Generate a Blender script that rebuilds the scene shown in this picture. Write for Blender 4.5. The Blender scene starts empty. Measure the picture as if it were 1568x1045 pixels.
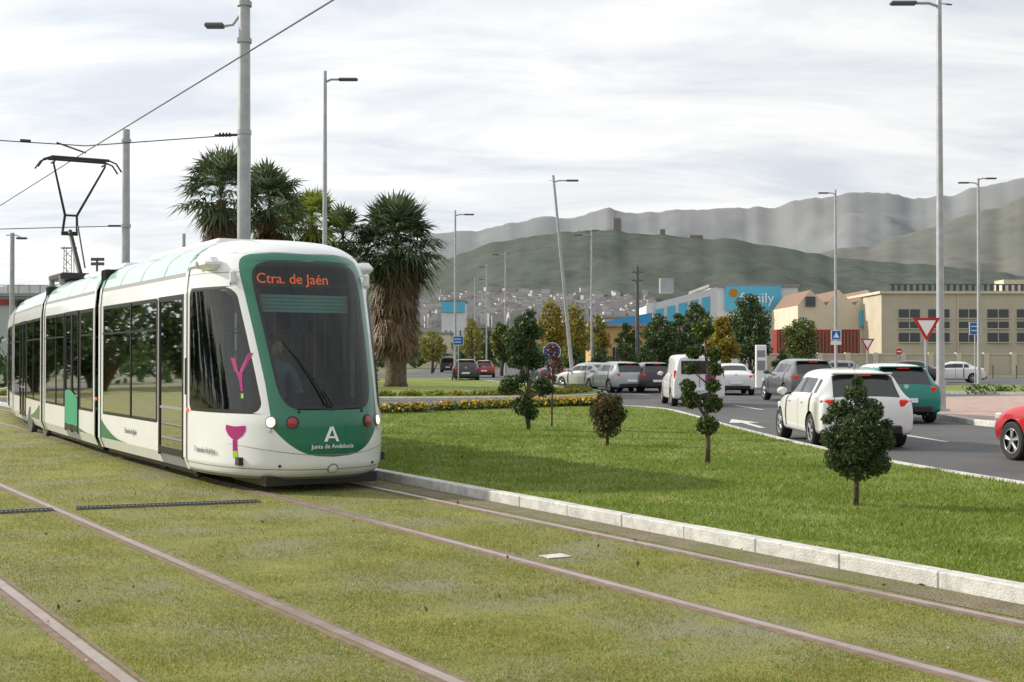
import bpy, math, random
import numpy as np
from mathutils import Vector, Matrix, noise as mnoise
random.seed(3); rng=np.random.default_rng(5)
F=1975.; HZ=548.; CH=1.7
def G(x,y,z=0.0):
    Y=F*(CH-z)/(y-HZ); return ((x-784)/F*Y, Y)
def PX(x,Y): return (x-784)/F*Y
def PZ(y,Y): return CH-(y-HZ)*Y/F
scene=bpy.context.scene
COL=scene.collection

# ------------------------------------------------------------ materials
def mat(name,col,rough=.6,metal=0,nscale=0,namt=.25,col2=None,bump=0,bscale=40,coat=0,emit=None,estr=0,island=None,spec=.5,ndetail=4,nscale2=0,col3=None,tr=0):
    m=bpy.data.materials.new(name); m.use_nodes=True
    nt=m.node_tree; N=nt.nodes; L=nt.links
    b=N['Principled BSDF']
    b.inputs['Base Color'].default_value=(*col,1)
    b.inputs['Roughness'].default_value=rough
    b.inputs['Metallic'].default_value=metal
    b.inputs['Specular IOR Level'].default_value=spec
    if coat: b.inputs['Coat Weight'].default_value=coat; b.inputs['Coat Roughness'].default_value=.05
    if emit: b.inputs['Emission Color'].default_value=(*emit,1); b.inputs['Emission Strength'].default_value=estr
    tc=N.new('ShaderNodeTexCoord')
    cur=None
    if nscale:
        n=N.new('ShaderNodeTexNoise'); n.inputs['Scale'].default_value=nscale; n.inputs['Detail'].default_value=ndetail; n.inputs['Roughness'].default_value=.65
        L.new(tc.outputs['Object'],n.inputs['Vector'])
        r=N.new('ShaderNodeValToRGB'); r.color_ramp.elements[0].position=.35; r.color_ramp.elements[1].position=.65
        c2=col2 if col2 else tuple(min(1,c*(1+namt)) for c in col)
        c1=col if col2 else tuple(c*(1-namt) for c in col)
        r.color_ramp.elements[0].color=(*c1,1); r.color_ramp.elements[1].color=(*c2,1)
        L.new(n.outputs['Fac'],r.inputs['Fac']); cur=r.outputs['Color']
        if nscale2:
            n2=N.new('ShaderNodeTexNoise'); n2.inputs['Scale'].default_value=nscale2; n2.inputs['Detail'].default_value=5; n2.inputs['Roughness'].default_value=.6
            L.new(tc.outputs['Object'],n2.inputs['Vector'])
            r2=N.new('ShaderNodeValToRGB'); r2.color_ramp.elements[0].position=.45; r2.color_ramp.elements[1].position=.68
            L.new(n2.outputs['Fac'],r2.inputs['Fac'])
            mx=N.new('ShaderNodeMix'); mx.data_type='RGBA'
            L.new(r2.outputs['Color'],mx.inputs['Factor']); L.new(cur,mx.inputs['A']); mx.inputs['B'].default_value=(*col3,1)
            cur=mx.outputs['Result']
    if island:
        g=N.new('ShaderNodeNewGeometry')
        r=N.new('ShaderNodeValToRGB'); r.color_ramp.elements[0].color=(*island[0],1); r.color_ramp.elements[1].color=(*island[-1],1)
        for i,c in enumerate(island[1:-1]):
            e=r.color_ramp.elements.new((i+1)/(len(island)-1)); e.color=(*c,1)
        L.new(g.outputs['Random Per Island'],r.inputs['Fac'])
        if cur:
            mx=N.new('ShaderNodeMix'); mx.data_type='RGBA'; mx.inputs['Factor'].default_value=.5
            L.new(cur,mx.inputs['A']); L.new(r.outputs['Color'],mx.inputs['B']); cur=mx.outputs['Result']
        else: cur=r.outputs['Color']
    if cur: L.new(cur,b.inputs['Base Color'])
    if bump:
        n=N.new('ShaderNodeTexNoise'); n.inputs['Scale'].default_value=bscale; n.inputs['Detail'].default_value=6
        L.new(tc.outputs['Object'],n.inputs['Vector'])
        bp=N.new('ShaderNodeBump'); bp.inputs['Strength'].default_value=bump; bp.inputs['Distance'].default_value=.05
        L.new(n.outputs['Fac'],bp.inputs['Height']); L.new(bp.outputs['Normal'],b.inputs['Normal'])
    if tr:
        out=N['Material Output']; t=N.new('ShaderNodeBsdfTranslucent'); ms=N.new('ShaderNodeMixShader'); ms.inputs[0].default_value=tr
        if cur: L.new(cur,t.inputs['Color'])
        else: t.inputs['Color'].default_value=(*col,1)
        L.new(b.outputs[0],ms.inputs[1]); L.new(t.outputs[0],ms.inputs[2]); L.new(ms.outputs[0],out.inputs['Surface'])
    return m
def glassmat(name,tint,ior=1.5,extra=.04):
    m=bpy.data.materials.new(name); m.use_nodes=True
    nt=m.node_tree; N=nt.nodes; L=nt.links; N.remove(N['Principled BSDF'])
    t=N.new('ShaderNodeBsdfTransparent'); t.inputs['Color'].default_value=(*tint,1)
    g=N.new('ShaderNodeBsdfGlossy'); g.inputs['Roughness'].default_value=.02
    f=N.new('ShaderNodeFresnel'); f.inputs['IOR'].default_value=ior
    a=N.new('ShaderNodeMath'); a.operation='ADD'; a.inputs[1].default_value=extra; a.use_clamp=True
    ms=N.new('ShaderNodeMixShader')
    L.new(f.outputs[0],a.inputs[0]); L.new(a.outputs[0],ms.inputs[0]); L.new(t.outputs[0],ms.inputs[1]); L.new(g.outputs[0],ms.inputs[2])
    L.new(ms.outputs[0],N['Material Output'].inputs['Surface'])
    return m

M={}
M['white']=mat('white_paint',(.78,.79,.79),.28,coat=.5,nscale=1.5,namt=.03)
M['green']=mat('green_paint',(.0,.145,.075),.3,coat=.6)
M['mint']=mat('mint_fairing',(.47,.71,.61),.22,coat=.5,nscale=.8,namt=.1)
M['black']=mat('black_trim',(.012,.012,.013),.35)
M['rubber']=mat('rubber',(.02,.02,.02),.8)
M['dark']=mat('dark_grey',(.022,.024,.026),.6)
M['grey']=mat('grey_plastic',(.25,.26,.27),.5)
M['lgrey']=mat('light_grey_interior',(.42,.45,.44),.6)
M['cabwall']=mat('cab_wall',(.06,.075,.075),.6)
M['seat']=mat('green_seat',(.02,.25,.11),.7)
M['tglass']=glassmat('tram_side_glass',(.17,.20,.19),1.45,.0)
M['sglass']=glassmat('cab_side_glass',(.52,.60,.57),1.5,.03)
M['wglass']=glassmat('windscreen_glass',(.46,.58,.55),1.5,.01)
M['cglass']=mat('car_glass',(.012,.015,.017),.04,spec=.8)
M['orange']=mat('led_orange',(.3,.05,.01),.5,emit=(1,.13,.02),estr=1.1)
M['head']=mat('headlight_on',(1,.9,.7),.3,emit=(1,.72,.35),estr=2.2)
M['red']=mat('red_lens',(.35,.01,.01),.15,coat=.5)
M['redlit']=mat('tail_lens',(.45,.015,.01),.2,emit=(1,.03,.02),estr=.2)
M['lens']=mat('clear_lens',(.6,.62,.64),.1,coat=.5)
M['magenta']=mat('magenta',(.38,.01,.17),.4)
M['lime']=mat('lime',(.35,.6,.02),.4)
M['wtext']=mat('white_lettering',(.85,.85,.85),.5)
M['gtext']=mat('grey_lettering',(.22,.24,.24),.5)
M['steel']=mat('galvanised_steel',(.40,.41,.42),.45,metal=.3,nscale=3,namt=.12)
M['steeld']=mat('dark_lamp_metal',(.10,.10,.105),.5)
M['wire']=mat('wire',(.03,.03,.03),.6)
M['rail']=mat('rail_steel',(.42,.35,.32),.34,metal=.5,nscale=6,col2=(.33,.25,.21))
M['railrust']=mat('rail_rust',(.13,.095,.07),.85,nscale=9,col2=(.22,.15,.105))
M['conc']=mat('concrete_kerb',(.58,.57,.54),.85,nscale=2.5,namt=.12,bump=.3,bscale=60,nscale2=9,col3=(.42,.41,.38))
M['asph']=mat('asphalt',(.085,.085,.09),.85,nscale=.6,namt=.15,bump=.25,bscale=120,nscale2=.25,col3=(.11,.108,.105))
M['mark']=mat('road_paint',(.68,.68,.66),.7,nscale=14,col2=(.45,.45,.44))
M['pave']=mat('red_pavement',(.40,.29,.245),.85,nscale=2,namt=.15,bump=.2)
M['ground']=mat('ground_dirt',(.15,.14,.08),.95,nscale=.05,col2=(.09,.12,.045),bump=.2,bscale=5)
M['tlawn']=mat('track_lawn_soil',(.175,.19,.035),.95,nscale=1.6,col2=(.27,.27,.06),bump=.8,bscale=70,nscale2=.7,col3=(.24,.235,.15),ndetail=8)
M['dirt']=mat('trackside_dirt',(.17,.14,.09),.95,nscale=3,col2=(.24,.20,.13),bump=.8,bscale=50,nscale2=1.3,col3=(.15,.17,.05),ndetail=8)
M['ilawn']=mat('island_lawn_soil',(.12,.19,.02),.95,nscale=1.3,col2=(.20,.26,.035),bump=.9,bscale=60,nscale2=.4,col3=(.26,.27,.07),ndetail=8)
M['bark']=mat('bark',(.12,.09,.06),.9,nscale=8,namt=.35,bump=.6,bscale=25)
M['pbark']=mat('palm_bark',(.13,.09,.06),.9,nscale=5,namt=.4,bump=1,bscale=12)
def leaf(name,a,b,c,tr=.25): return mat(name,b,.5,island=(a,b,c),tr=tr,spec=.3)
M['cyp']=leaf('cypress_leaf',(.03,.055,.02),(.055,.09,.032),(.11,.14,.05))
M['topi']=leaf('topiary_leaf',(.018,.045,.012),(.036,.08,.02),(.07,.115,.028))
M['topy']=leaf('topiary_tip_leaf',(.08,.12,.01),(.16,.20,.02),(.27,.29,.04))
M['redl']=leaf('russet_leaf',(.10,.03,.015),(.17,.06,.03),(.09,.09,.03))
M['palm']=leaf('palm_leaf',(.05,.08,.04),(.09,.135,.06),(.19,.23,.14),tr=.35)
M['palmy']=leaf('palm_leaf_yellow',(.11,.15,.03),(.22,.28,.04),(.3,.35,.07),tr=.35)
M['palmd']=leaf('palm_dead_leaf',(.09,.055,.03),(.17,.11,.06),(.27,.18,.11),tr=.15)
M['yel']=leaf('autumn_leaf',(.26,.18,.02),(.40,.30,.04),(.24,.21,.045),tr=.4)
M['ygr']=leaf('yellowgreen_leaf',(.14,.16,.035),(.23,.24,.05),(.28,.22,.04),tr=.35)
M['gre']=leaf('green_leaf',(.035,.07,.022),(.065,.11,.035),(.11,.16,.05))
M['gbl']=leaf('lawn_blade',(.11,.19,.018),(.19,.275,.03),(.32,.34,.09),tr=.35)
M['tbl']=leaf('track_blade',(.185,.205,.03),(.265,.28,.052),(.39,.37,.13),tr=.35)
M['flow']=leaf('yellow_flower',(.6,.36,.01),(.75,.52,.02),(.55,.2,.02),tr=.2)
M['cream']=mat('cream_wall',(.62,.55,.43),.9,nscale=.4,namt=.07)
M['tan']=mat('tan_wall',(.50,.44,.34),.9,nscale=.4,namt=.08)
M['wwall']=mat('white_wall',(.66,.67,.68),.8,nscale=.3,namt=.06)
M['ochre']=mat('ochre_wall',(.48,.31,.12),.85,nscale=.4,namt=.1)
M['blue']=mat('sign_blue',(.03,.28,.55),.5)
M['lblue']=mat('sign_light_blue',(.10,.46,.66),.5)
M['sblue']=mat('traffic_blue',(.01,.12,.45),.4)
M['sred']=mat('traffic_red',(.5,.015,.015),.4)
M['rwall']=mat('red_panel',(.28,.03,.02),.6,nscale=.5,namt=.3)
M['win']=mat('window_glass',(.05,.06,.07),.15)
M['roofg']=mat('roof_grey',(.26,.26,.27),.7,nscale=.3,namt=.15)
M['roofbr']=mat('roof_brown',(.22,.14,.10),.8)
M['town']=mat('town_walls_hazed',(.4,.4,.4),.9,island=((.36,.355,.35),(.50,.495,.49),(.31,.295,.285)))  # town walls, roofs and windows: pale low-contrast colours with haze painted in
M['troof']=mat('town_roofs_hazed',(.27,.245,.23),.9)
M['twin']=mat('town_windows_hazed',(.25,.25,.255),.9)
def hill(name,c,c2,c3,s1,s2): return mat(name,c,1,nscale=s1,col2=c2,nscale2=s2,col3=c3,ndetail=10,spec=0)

# ------------------------------------------------------------ mesh builder
class MB:
    def __init__(s): s.v=[];s.f=[];s.m=[]
    def add(s,vs,fs,mi=0):
        o=len(s.v); s.v+= [tuple(p) for p in vs]
        for f in fs: s.f.append(tuple(i+o for i in f)); s.m.append(mi)
    def box(s,c,d,mi=0,rz=0,taper=1,M4=None):
        x,y,z=(k/2 for k in d); vs=[]
        for sz in(-1,1):
            t=taper if sz>0 else 1
            for sx,sy in((-1,-1),(1,-1),(1,1),(-1,1)): vs.append(Vector((sx*x*t,sy*y*t,sz*z)))
        R=Matrix.Rotation(rz,3,'Z') if M4 is None else M4
        vs=[R@p+Vector(c) for p in vs]
        s.add(vs,[(3,2,1,0),(4,5,6,7),(0,1,5,4),(1,2,6,5),(2,3,7,6),(3,0,4,7)],mi)
    def bbox(s,c,d,b=.02,mi=0,R=None):
        x,y,z=(k/2 for k in d); vs=[];R=R or Matrix.Identity(3)
        idx={}
        for sx in(-1,1):
            for sy in(-1,1):
                for sz in(-1,1):
                    for a in range(3):
                        p=[sx*(x-b),sy*(y-b),sz*(z-b)]; p[a]=[sx*x,sy*y,sz*z][a]
                        idx[(sx,sy,sz,a)]=len(vs); vs.append(R@Vector(p)+Vector(c))
        fs=[]
        for a in range(3):
            o=[k for k in range(3) if k!=a]
            for sg in(-1,1):
                q=[]
                for (p,r) in((-1,-1),(1,-1),(1,1),(-1,1)):
                    t=[0,0,0];t[a]=sg;t[o[0]]=p;t[o[1]]=r; q.append(idx[(*t,a)])
                fs.append(q)
        for a in range(3):
            o=[k for k in range(3) if k!=a]
            for p in(-1,1):
                for r in(-1,1):
                    q=[]
                    for sg,w in((-1,0),(1,0),(1,1),(-1,1)):
                        t=[0,0,0];t[a]=sg;t[o[0]]=p;t[o[1]]=r; q.append(idx[(*t,o[w])])
                    fs.append(q)
        for sx in(-1,1):
            for sy in(-1,1):
                for sz in(-1,1): fs.append([idx[(sx,sy,sz,a)] for a in range(3)])
        s.add(vs,fs,mi)
    def tube(s,pts,rs,n=10,mi=0,cap=True):
        pts=[Vector(p) for p in pts]
        if not hasattr(rs,'__len__'): rs=[rs]*len(pts)
        vs=[];fs=[]
        for i,p in enumerate(pts):
            d=(pts[min(i+1,len(pts)-1)]-pts[max(i-1,0)]).normalized()
            a=d.orthogonal().normalized() if abs(d.z)>.99 else d.cross(Vector((0,0,1))).normalized()
            b=d.cross(a)
            for k in range(n):
                t=2*math.pi*k/n; vs.append(p+(a*math.cos(t)+b*math.sin(t))*rs[i])
        for i in range(len(pts)-1):
            for k in range(n):
                k2=(k+1)%n; fs.append((i*n+k,i*n+k2,(i+1)*n+k2,(i+1)*n+k))
        if cap: fs.append(tuple(range(n))[::-1]); fs.append(tuple((len(pts)-1)*n+k for k in range(n)))
        s.add(vs,fs,mi)
    def sph(s,c,r,mi=0,n=12,m=8):
        r=r if hasattr(r,'__len__') else (r,r,r); vs=[];fs=[]
        for j in range(m+1):
            ph=math.pi*j/m
            for k in range(n):
                t=2*math.pi*k/n; vs.append((c[0]+r[0]*math.sin(ph)*math.cos(t),c[1]+r[1]*math.sin(ph)*math.sin(t),c[2]+r[2]*math.cos(ph)))
        for j in range(m):
            for k in range(n): fs.append((j*n+k,(j+1)*n+k,(j+1)*n+(k+1)%n,j*n+(k+1)%n))
        s.add(vs,fs,mi)
    def poly(s,pts,mi=0): s.add(pts,[tuple(range(len(pts)))],mi)
    def prism(s,pts,z0,z1,mi=0,mt=None):
        n=len(pts); vs=[(p[0],p[1],z0) for p in pts]+[(p[0],p[1],z1) for p in pts]
        s.add(vs,[(i,(i+1)%n,n+(i+1)%n,n+i) for i in range(n)],mi); 
        s.add([(p[0],p[1],z1) for p in pts],[tuple(range(n))],mi if mt is None else mt)
    def obj(s,name,mats,parent=None,smooth=False,loc=None,rz=0,ang=None):
        me=bpy.data.meshes.new(name); me.from_pydata(s.v,[],s.f)
        for m in mats: me.materials.append(m)
        me.polygons.foreach_set('material_index',s.m)
        if smooth: me.polygons.foreach_set('use_smooth',[True]*len(s.f))
        me.update()
        if ang:
            try: me.set_sharp_from_angle(angle=math.radians(ang))
            except Exception: pass
        ob=bpy.data.objects.new(name,me); COL.objects.link(ob)
        if parent: ob.parent=parent
        if loc: ob.location=loc
        ob.rotation_euler[2]=rz
        return ob
def empty(name,loc=(0,0,0),rz=0):
    e=bpy.data.objects.new(name,None); e.location=loc; e.rotation_euler[2]=rz; e.empty_display_size=.3; COL.objects.link(e); return e
def text_mesh(body,size,mt,name,parent,M4,ex=.002,align='CENTER'):
    c=bpy.data.curves.new(name,'FONT'); c.body=body; c.size=size; c.extrude=ex; c.align_x=align; c.align_y='CENTER'
    o=bpy.data.objects.new(name,c); COL.objects.link(o)
    dg=bpy.context.evaluated_depsgraph_get(); me=bpy.data.meshes.new_from_object(o.evaluated_get(dg))
    bpy.data.objects.remove(o); me.materials.clear(); me.materials.append(mt)
    ob=bpy.data.objects.new(name,me); COL.objects.link(ob); ob.parent=parent; ob.matrix_local=M4; return ob
def frame(x,y,z,o):
    m=Matrix.Identity(4)
    for i,c in enumerate((x,y,z)):
        for r in range(3): m[r][i]=c[r]
    m.translation=Vector(o); return m
def quads_mesh(name,V,nv,mats,mi=None,loc=None,parent=None,extra=None):
    n=V.shape[0]; me=bpy.data.meshes.new(name)
    ev=np.array(extra.v,dtype=np.float32).reshape(-1,3) if extra else np.zeros((0,3),np.float32)
    ef=extra.f if extra else []
    vs=np.concatenate([ev,V.reshape(-1,3).astype(np.float32)])
    li=[i for f in ef for i in f]; ls=[];t=0
    for f in ef: ls.append(t); t+=len(f)
    li=np.concatenate([np.array(li,dtype=np.int32),np.arange(n*nv,dtype=np.int32)+len(ev)])
    ls=np.concatenate([np.array(ls,dtype=np.int32),np.arange(n,dtype=np.int32)*nv+t])
    me.vertices.add(len(vs)); me.vertices.foreach_set('co',vs.ravel())
    me.loops.add(len(li)); me.loops.foreach_set('vertex_index',li)
    me.polygons.add(len(ls)); me.polygons.foreach_set('loop_start',ls)
    for m in mats: me.materials.append(m)
    mm=np.concatenate([np.array(extra.m if extra else [],dtype=np.int32),(np.zeros(n,np.int32) if mi is None else mi).astype(np.int32)])
    me.polygons.foreach_set('material_index',mm)
    me.update(calc_edges=True); me.validate()
    ob=bpy.data.objects.new(name,me); COL.objects.link(ob)
    if loc: ob.location=loc
    if parent: ob.parent=parent
    return ob
def leafquads(P,size,asp=.6,up=0):
    n=len(P); a=rng.normal(size=(n,3)); a[:,2]+=up; a/=np.linalg.norm(a,axis=1)[:,None]
    b=rng.normal(size=(n,3)); b-=a*(a*b).sum(1)[:,None]; b/=np.linalg.norm(b,axis=1)[:,None]
    s=(size*(.6+.8*rng.random(n)))[:,None]
    return np.stack([P-a*s*.5,P+b*s*asp*.5,P+a*s*.5,P-b*s*asp*.5],1)

# ------------------------------------------------------------ world
SUN=Vector((-.90,.30,.54)).normalized()
w=bpy.data.worlds.new("World"); scene.world=w; w.use_nodes=True
N=w.node_tree.nodes; L=w.node_tree.links; bg=N['Background']
sky=N.new('ShaderNodeTexSky'); sky.sky_type='NISHITA'; sky.sun_disc=False
sky.sun_elevation=math.asin(SUN.z); sky.sun_rotation=math.atan2(SUN.x,SUN.y); sky.dust_density=3
tc=N.new('ShaderNodeTexCoord'); sep=N.new('ShaderNodeSeparateXYZ'); L.new(tc.outputs['Generated'],sep.inputs[0])
def mth(op,a,b=None,clamp=False):
    n=N.new('ShaderNodeMath'); n.operation=op; n.use_clamp=clamp
    for i,k in enumerate((a,b)):
        if k is None: continue
        if hasattr(k,'links'): L.new(k,n.inputs[i])
        else: n.inputs[i].default_value=k
    return n.outputs[0]
zz=mth('ADD',mth('MAXIMUM',sep.outputs['Z'],0.0),.16)
cmb=N.new('ShaderNodeCombineXYZ'); L.new(mth('DIVIDE',sep.outputs['X'],zz),cmb.inputs[0]); L.new(mth('DIVIDE',sep.outputs['Y'],zz),cmb.inputs[1])
mp=N.new('ShaderNodeMapping'); mp.inputs['Rotation'].default_value[2]=-.35; mp.inputs['Scale'].default_value=(.9,1.9,1); L.new(cmb.outputs[0],mp.inputs[0])
n1=N.new('ShaderNodeTexNoise'); n1.inputs['Scale'].default_value=1.5; n1.inputs['Detail'].default_value=8; n1.inputs['Roughness'].default_value=.6; n1.inputs['Distortion'].default_value=.5
L.new(mp.outputs[0],n1.inputs['Vector'])
cr=N.new('ShaderNodeValToRGB'); cr.color_ramp.elements[0].position=.34; cr.color_ramp.elements[1].position=.60
cr.color_ramp.elements[0].color=(.71,.755,.82,1); cr.color_ramp.elements[1].color=(1.0,1.0,.99,1)
e_=cr.color_ramp.elements.new(.47); e_.color=(.86,.88,.905,1)
L.new(n1.outputs['Fac'],cr.inputs['Fac'])
dot=N.new('ShaderNodeVectorMath'); dot.operation='DOT_PRODUCT'; L.new(tc.outputs['Generated'],dot.inputs[0]); dot.inputs[1].default_value=SUN
g=mth('ADD',mth('MULTIPLY',dot.outputs['Value'],2.6),10.2)
sc=N.new('ShaderNodeVectorMath'); sc.operation='SCALE'; L.new(cr.outputs['Color'],sc.inputs[0]); L.new(g,sc.inputs['Scale'])
mx=N.new('ShaderNodeMix'); mx.data_type='RGBA'; mx.inputs['Factor'].default_value=.9
L.new(sky.outputs[0],mx.inputs['A']); L.new(sc.outputs[0],mx.inputs['B'])
L.new(mx.outputs['Result'],bg.inputs['Color']); bg.inputs['Strength'].default_value=.1
sl=bpy.data.lights.new('sun','SUN'); sl.energy=4.4; sl.angle=math.radians(1.5); sl.color=(1,.93,.80)
so=bpy.data.objects.new('sun',sl); COL.objects.link(so); so.rotation_euler=SUN.to_track_quat('Z','Y').to_euler()

cam=bpy.data.cameras.new('camera'); co=bpy.data.objects.new('camera',cam); COL.objects.link(co)
co.location=(0,0,CH); co.rotation_euler=(math.radians(90)+math.atan(25.5/F),0,0)
cam.lens=F/1568*36; cam.sensor_width=36; cam.clip_end=30000; cam.clip_start=.1; scene.camera=co
scene.view_settings.view_transform='Standard'; scene.view_settings.look='None'; scene.view_settings.exposure=0

# ------------------------------------------------------------ ground
mb=MB(); mb.poly([(-15000,-3000,0),(15000,-3000,0),(15000,15000,0),(-15000,15000,0)]); mb.obj('ground',[M['ground']])
mb=MB(); mb.poly([(-14,20,.004),(3,3,.004),(60,3,.004),(75,60,.004),(60,112,.004),(20,118,.004),(8,150,.004),(2,400,.004),(-14,400,.004),(-12,150,.004),(-30,110,.004),(-45,60,.004)]); mb.obj('road',[M['asph']])
T=.588; cs=.862; sn=.507
def kx(Y,o=8.7): return o-T*Y
mb=MB(); mb.poly([(kx(-5),-5,.009),(kx(60),60,.009),(-90,60,.009),(-90,-5,.009)]); mb.obj('track_lawn',[M['tlawn']])
mb=MB(); pr=[]
for i in range(140):
    Y=i*.4; pr.append((kx(Y,8.22+.14*mnoise.noise(Vector((Y*.9,1,0)))+.06*mnoise.noise(Vector((Y*4,2,0)))),Y))
for i in range(139):
    (a,b),(c,d)=pr[i],pr[i+1]; mb.add([(a,b,.013),(kx(b,8.69),b,.013),(kx(d,8.69),d,.013),(c,d,.013)],[(0,1,2,3)])
mb.obj('dirt_path',[M['dirt']])
mb=MB(); f=Vector((-sn,cs,0)); r=Vector((cs,sn,0))
p0=Vector((kx(0),0,0)); s=0
R=Matrix.Rotation(math.atan2(cs,-sn),3,'Z')
for i in range(58):
    c=p0+f*(i*1.0+.5-4)+r*.075
    j=random.uniform(-.004,.004)
    mb.bbox((c.x+r.x*j,c.y+r.y*j,.06+random.uniform(-.002,.002)),(.996,.15,.14),.009,0,R)
mb.obj('track_kerb',[M['conc']])
isl=[(kx(-4,8.88),-4),(16,-4),(10.9,4),(8.9,8),(7.3,12.3),(6.38,16.06),(5.7,19.5),(5.25,23.6),(4.95,30),(4.85,36),(4.7,39.3),(4.2,41.3),(3.2,42.3),(1.6,42.1),(-.5,40.4),(-3.7,36.6),(-7,33.6),(-10.3,32.6)]
isl=isl[:-1]+[(kx(33.0,8.88),33.0)]
mb=MB(); mb.poly([(x,y,.12) for x,y in isl]); mb.obj('grass_island',[M['ilawn']])
def kerbline(name,pts,w=.16,h=.14,closed=False,z0=0):
    mb=MB(); P=[Vector((x,y,0)) for x,y in pts]; n=len(P)
    offs=[]
    for i in range(n):
        a=P[(i-1)%n] if (closed or i>0) else P[i]; b=P[(i+1)%n] if (closed or i<n-1) else P[i]
        d=(b-a).normalized(); offs.append(Vector((d.y,-d.x,0)))
    m=n if closed else n-1
    for i in range(m):
        j=(i+1)%n; a,b=P[i],P[j]; oa,ob=offs[i]*w,offs[j]*w
        ch=Vector((0,0,h)); cd=Vector((0,0,h-.02))
        vs=[a,b,b+ch,a+ch,a+oa*.85+ch,b+ob*.85+ch,a+oa+cd,b+ob+cd,a+oa,b+ob]
        mb.add(vs,[(0,3,2,1),(3,4,5,2),(4,6,7,5),(6,8,9,7)])
    mb.obj(name,[M['conc']])
def smooth(pts,k=6):
    out=[]; n=len(pts)
    for i in range(n-1):
        p0=pts[max(i-1,0)];p1=pts[i];p2=pts[i+1];p3=pts[min(i+2,n-1)]
        for t in np.linspace(0,1,k,endpoint=False):
            out.append(tuple(.5*((2*b)+(-a+c)*t+(2*a-5*b+4*c-d)*t*t+(-a+3*b-3*c+d)*t**3) for a,b,c,d in zip(p0,p1,p2,p3)))
    out.append(pts[-1]); return out
outer=smooth(isl[1:])
kerbline('island_kerb',outer)
def strip(name,pts,o0,o1,z,m,dash=None):
    P=[Vector((x,y,0)) for x,y in pts]; mb=MB(); acc=0
    for i in range(len(P)-1):
        a,b=P[i],P[i+1]; d=(b-a).normalized(); nn=Vector((d.y,-d.x,0))
        d0=(P[i]-P[i-1]).normalized() if i else d; n0=Vector((d0.y,-d0.x,0))
        d1=(P[i+2]-P[i+1]).normalized() if i+2<len(P) else d; n1_=Vector((d1.y,-d1.x,0))
        na=((nn+n0)/2); nb=((nn+n1_)/2)
        if dash and (i//dash)%2: continue
        mb.add([(*(a+na*o0).xy,z),(*(b+nb*o0).xy,z),(*(b+nb*o1).xy,z),(*(a+na*o1).xy,z)],[(0,1,2,3)])
    mb.obj(name,[m])
strip('road_edge_line',outer[:75],.24,.36,.008,M['mark'])
lane=smooth([(19,4),(13.5,9),(11,14),(9.6,19.5),(8.7,26),(8.35,34),(8.1,42),(7.0,54),(4,66),(0,80)],12)
strip('lane_line',lane,0,.12,.008,M['mark'],dash=4)
mb=MB(); ax,ay=G(1140,648); 
mb.poly([(ax-.08,ay-2.4,.0085),(ax+.08,ay-2.4,.0085),(ax+.08,ay,.0085),(ax-.08,ay,.0085)])
mb.poly([(ax-.4,ay+.001,.0085),(ax+.4,ay+.001,.0085),(ax,ay+2,.0085)]); mb.obj('road_arrow',[M['mark']])
def rails(name,X0,tan,half=.7175,Y0=2,Y1=60):
    mb=MB(); d=Vector((-tan,1,0)).normalized(); rr=Vector((d.y,-d.x,0)); 
    for sgn in(-1,1):
        for a,b,z,mi in((-.085,-.037,.016,1),(-.035,.035,.024,0),(.037,.062,.006,2),(.064,.085,.018,1)):
            aa=sgn*half+ (a if sgn<0 else -b); bb=sgn*half+(b if sgn<0 else -a)
            A=Vector((X0-tan*Y0,Y0,0)); B=Vector((X0-tan*Y1,Y1,0))
            vs=[];
            for q in (A,B):
                for o in(aa,bb):
                    for zz_ in(.0,z): vs.append((*(q+rr*o).xy,zz_+.0))
            mb.add(vs,[(0,1,5,4),(1,3,7,5),(3,2,6,7),(0,2,3,1),(4,5,7,6)],mi)
    mb.obj(name,[M['rail'],M['railrust'],M['black']])
rails('tram_rails',7.22,T); NT=.625
rails('tram_rails',3.05,NT)
mb=MB()
def grate(x0,y0,x1,y1,wd=.16):
    a=Vector((*G(x0,y0),0)); b=Vector((*G(x1,y1),0)); d=(b-a); Ln=d.length; d.normalize(); nn=Vector((-d.y,d.x,0)); ang=math.atan2(d.y,d.x)
    c=(a+b)/2
    for o in(-wd/2,wd/2): mb.box((*(c+nn*o).xy,.02),(Ln,.02,.03),0,ang)
    k=int(Ln/.045)
    for i in range(k):
        p=a+d*(i+.5)*Ln/k; mb.box((*p.xy,.018),(.02,wd-.02,.02),0,ang)
    mb.box((*c.xy,.006),(Ln,wd,.01),1,ang)
grate(118,781,398,770); grate(-120,793,82,783)
mb.obj('drain_grate',[M['steeld'],M['black']])
mb=MB(); cx,cy=G(850,854); mb.tube([(cx,cy,0),(cx,cy,.018)],.08,20); mb.box((cx,cy,.016),(.22,.17,.008),0,.5); mb.obj('manhole_cover',[M['conc']])

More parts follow.
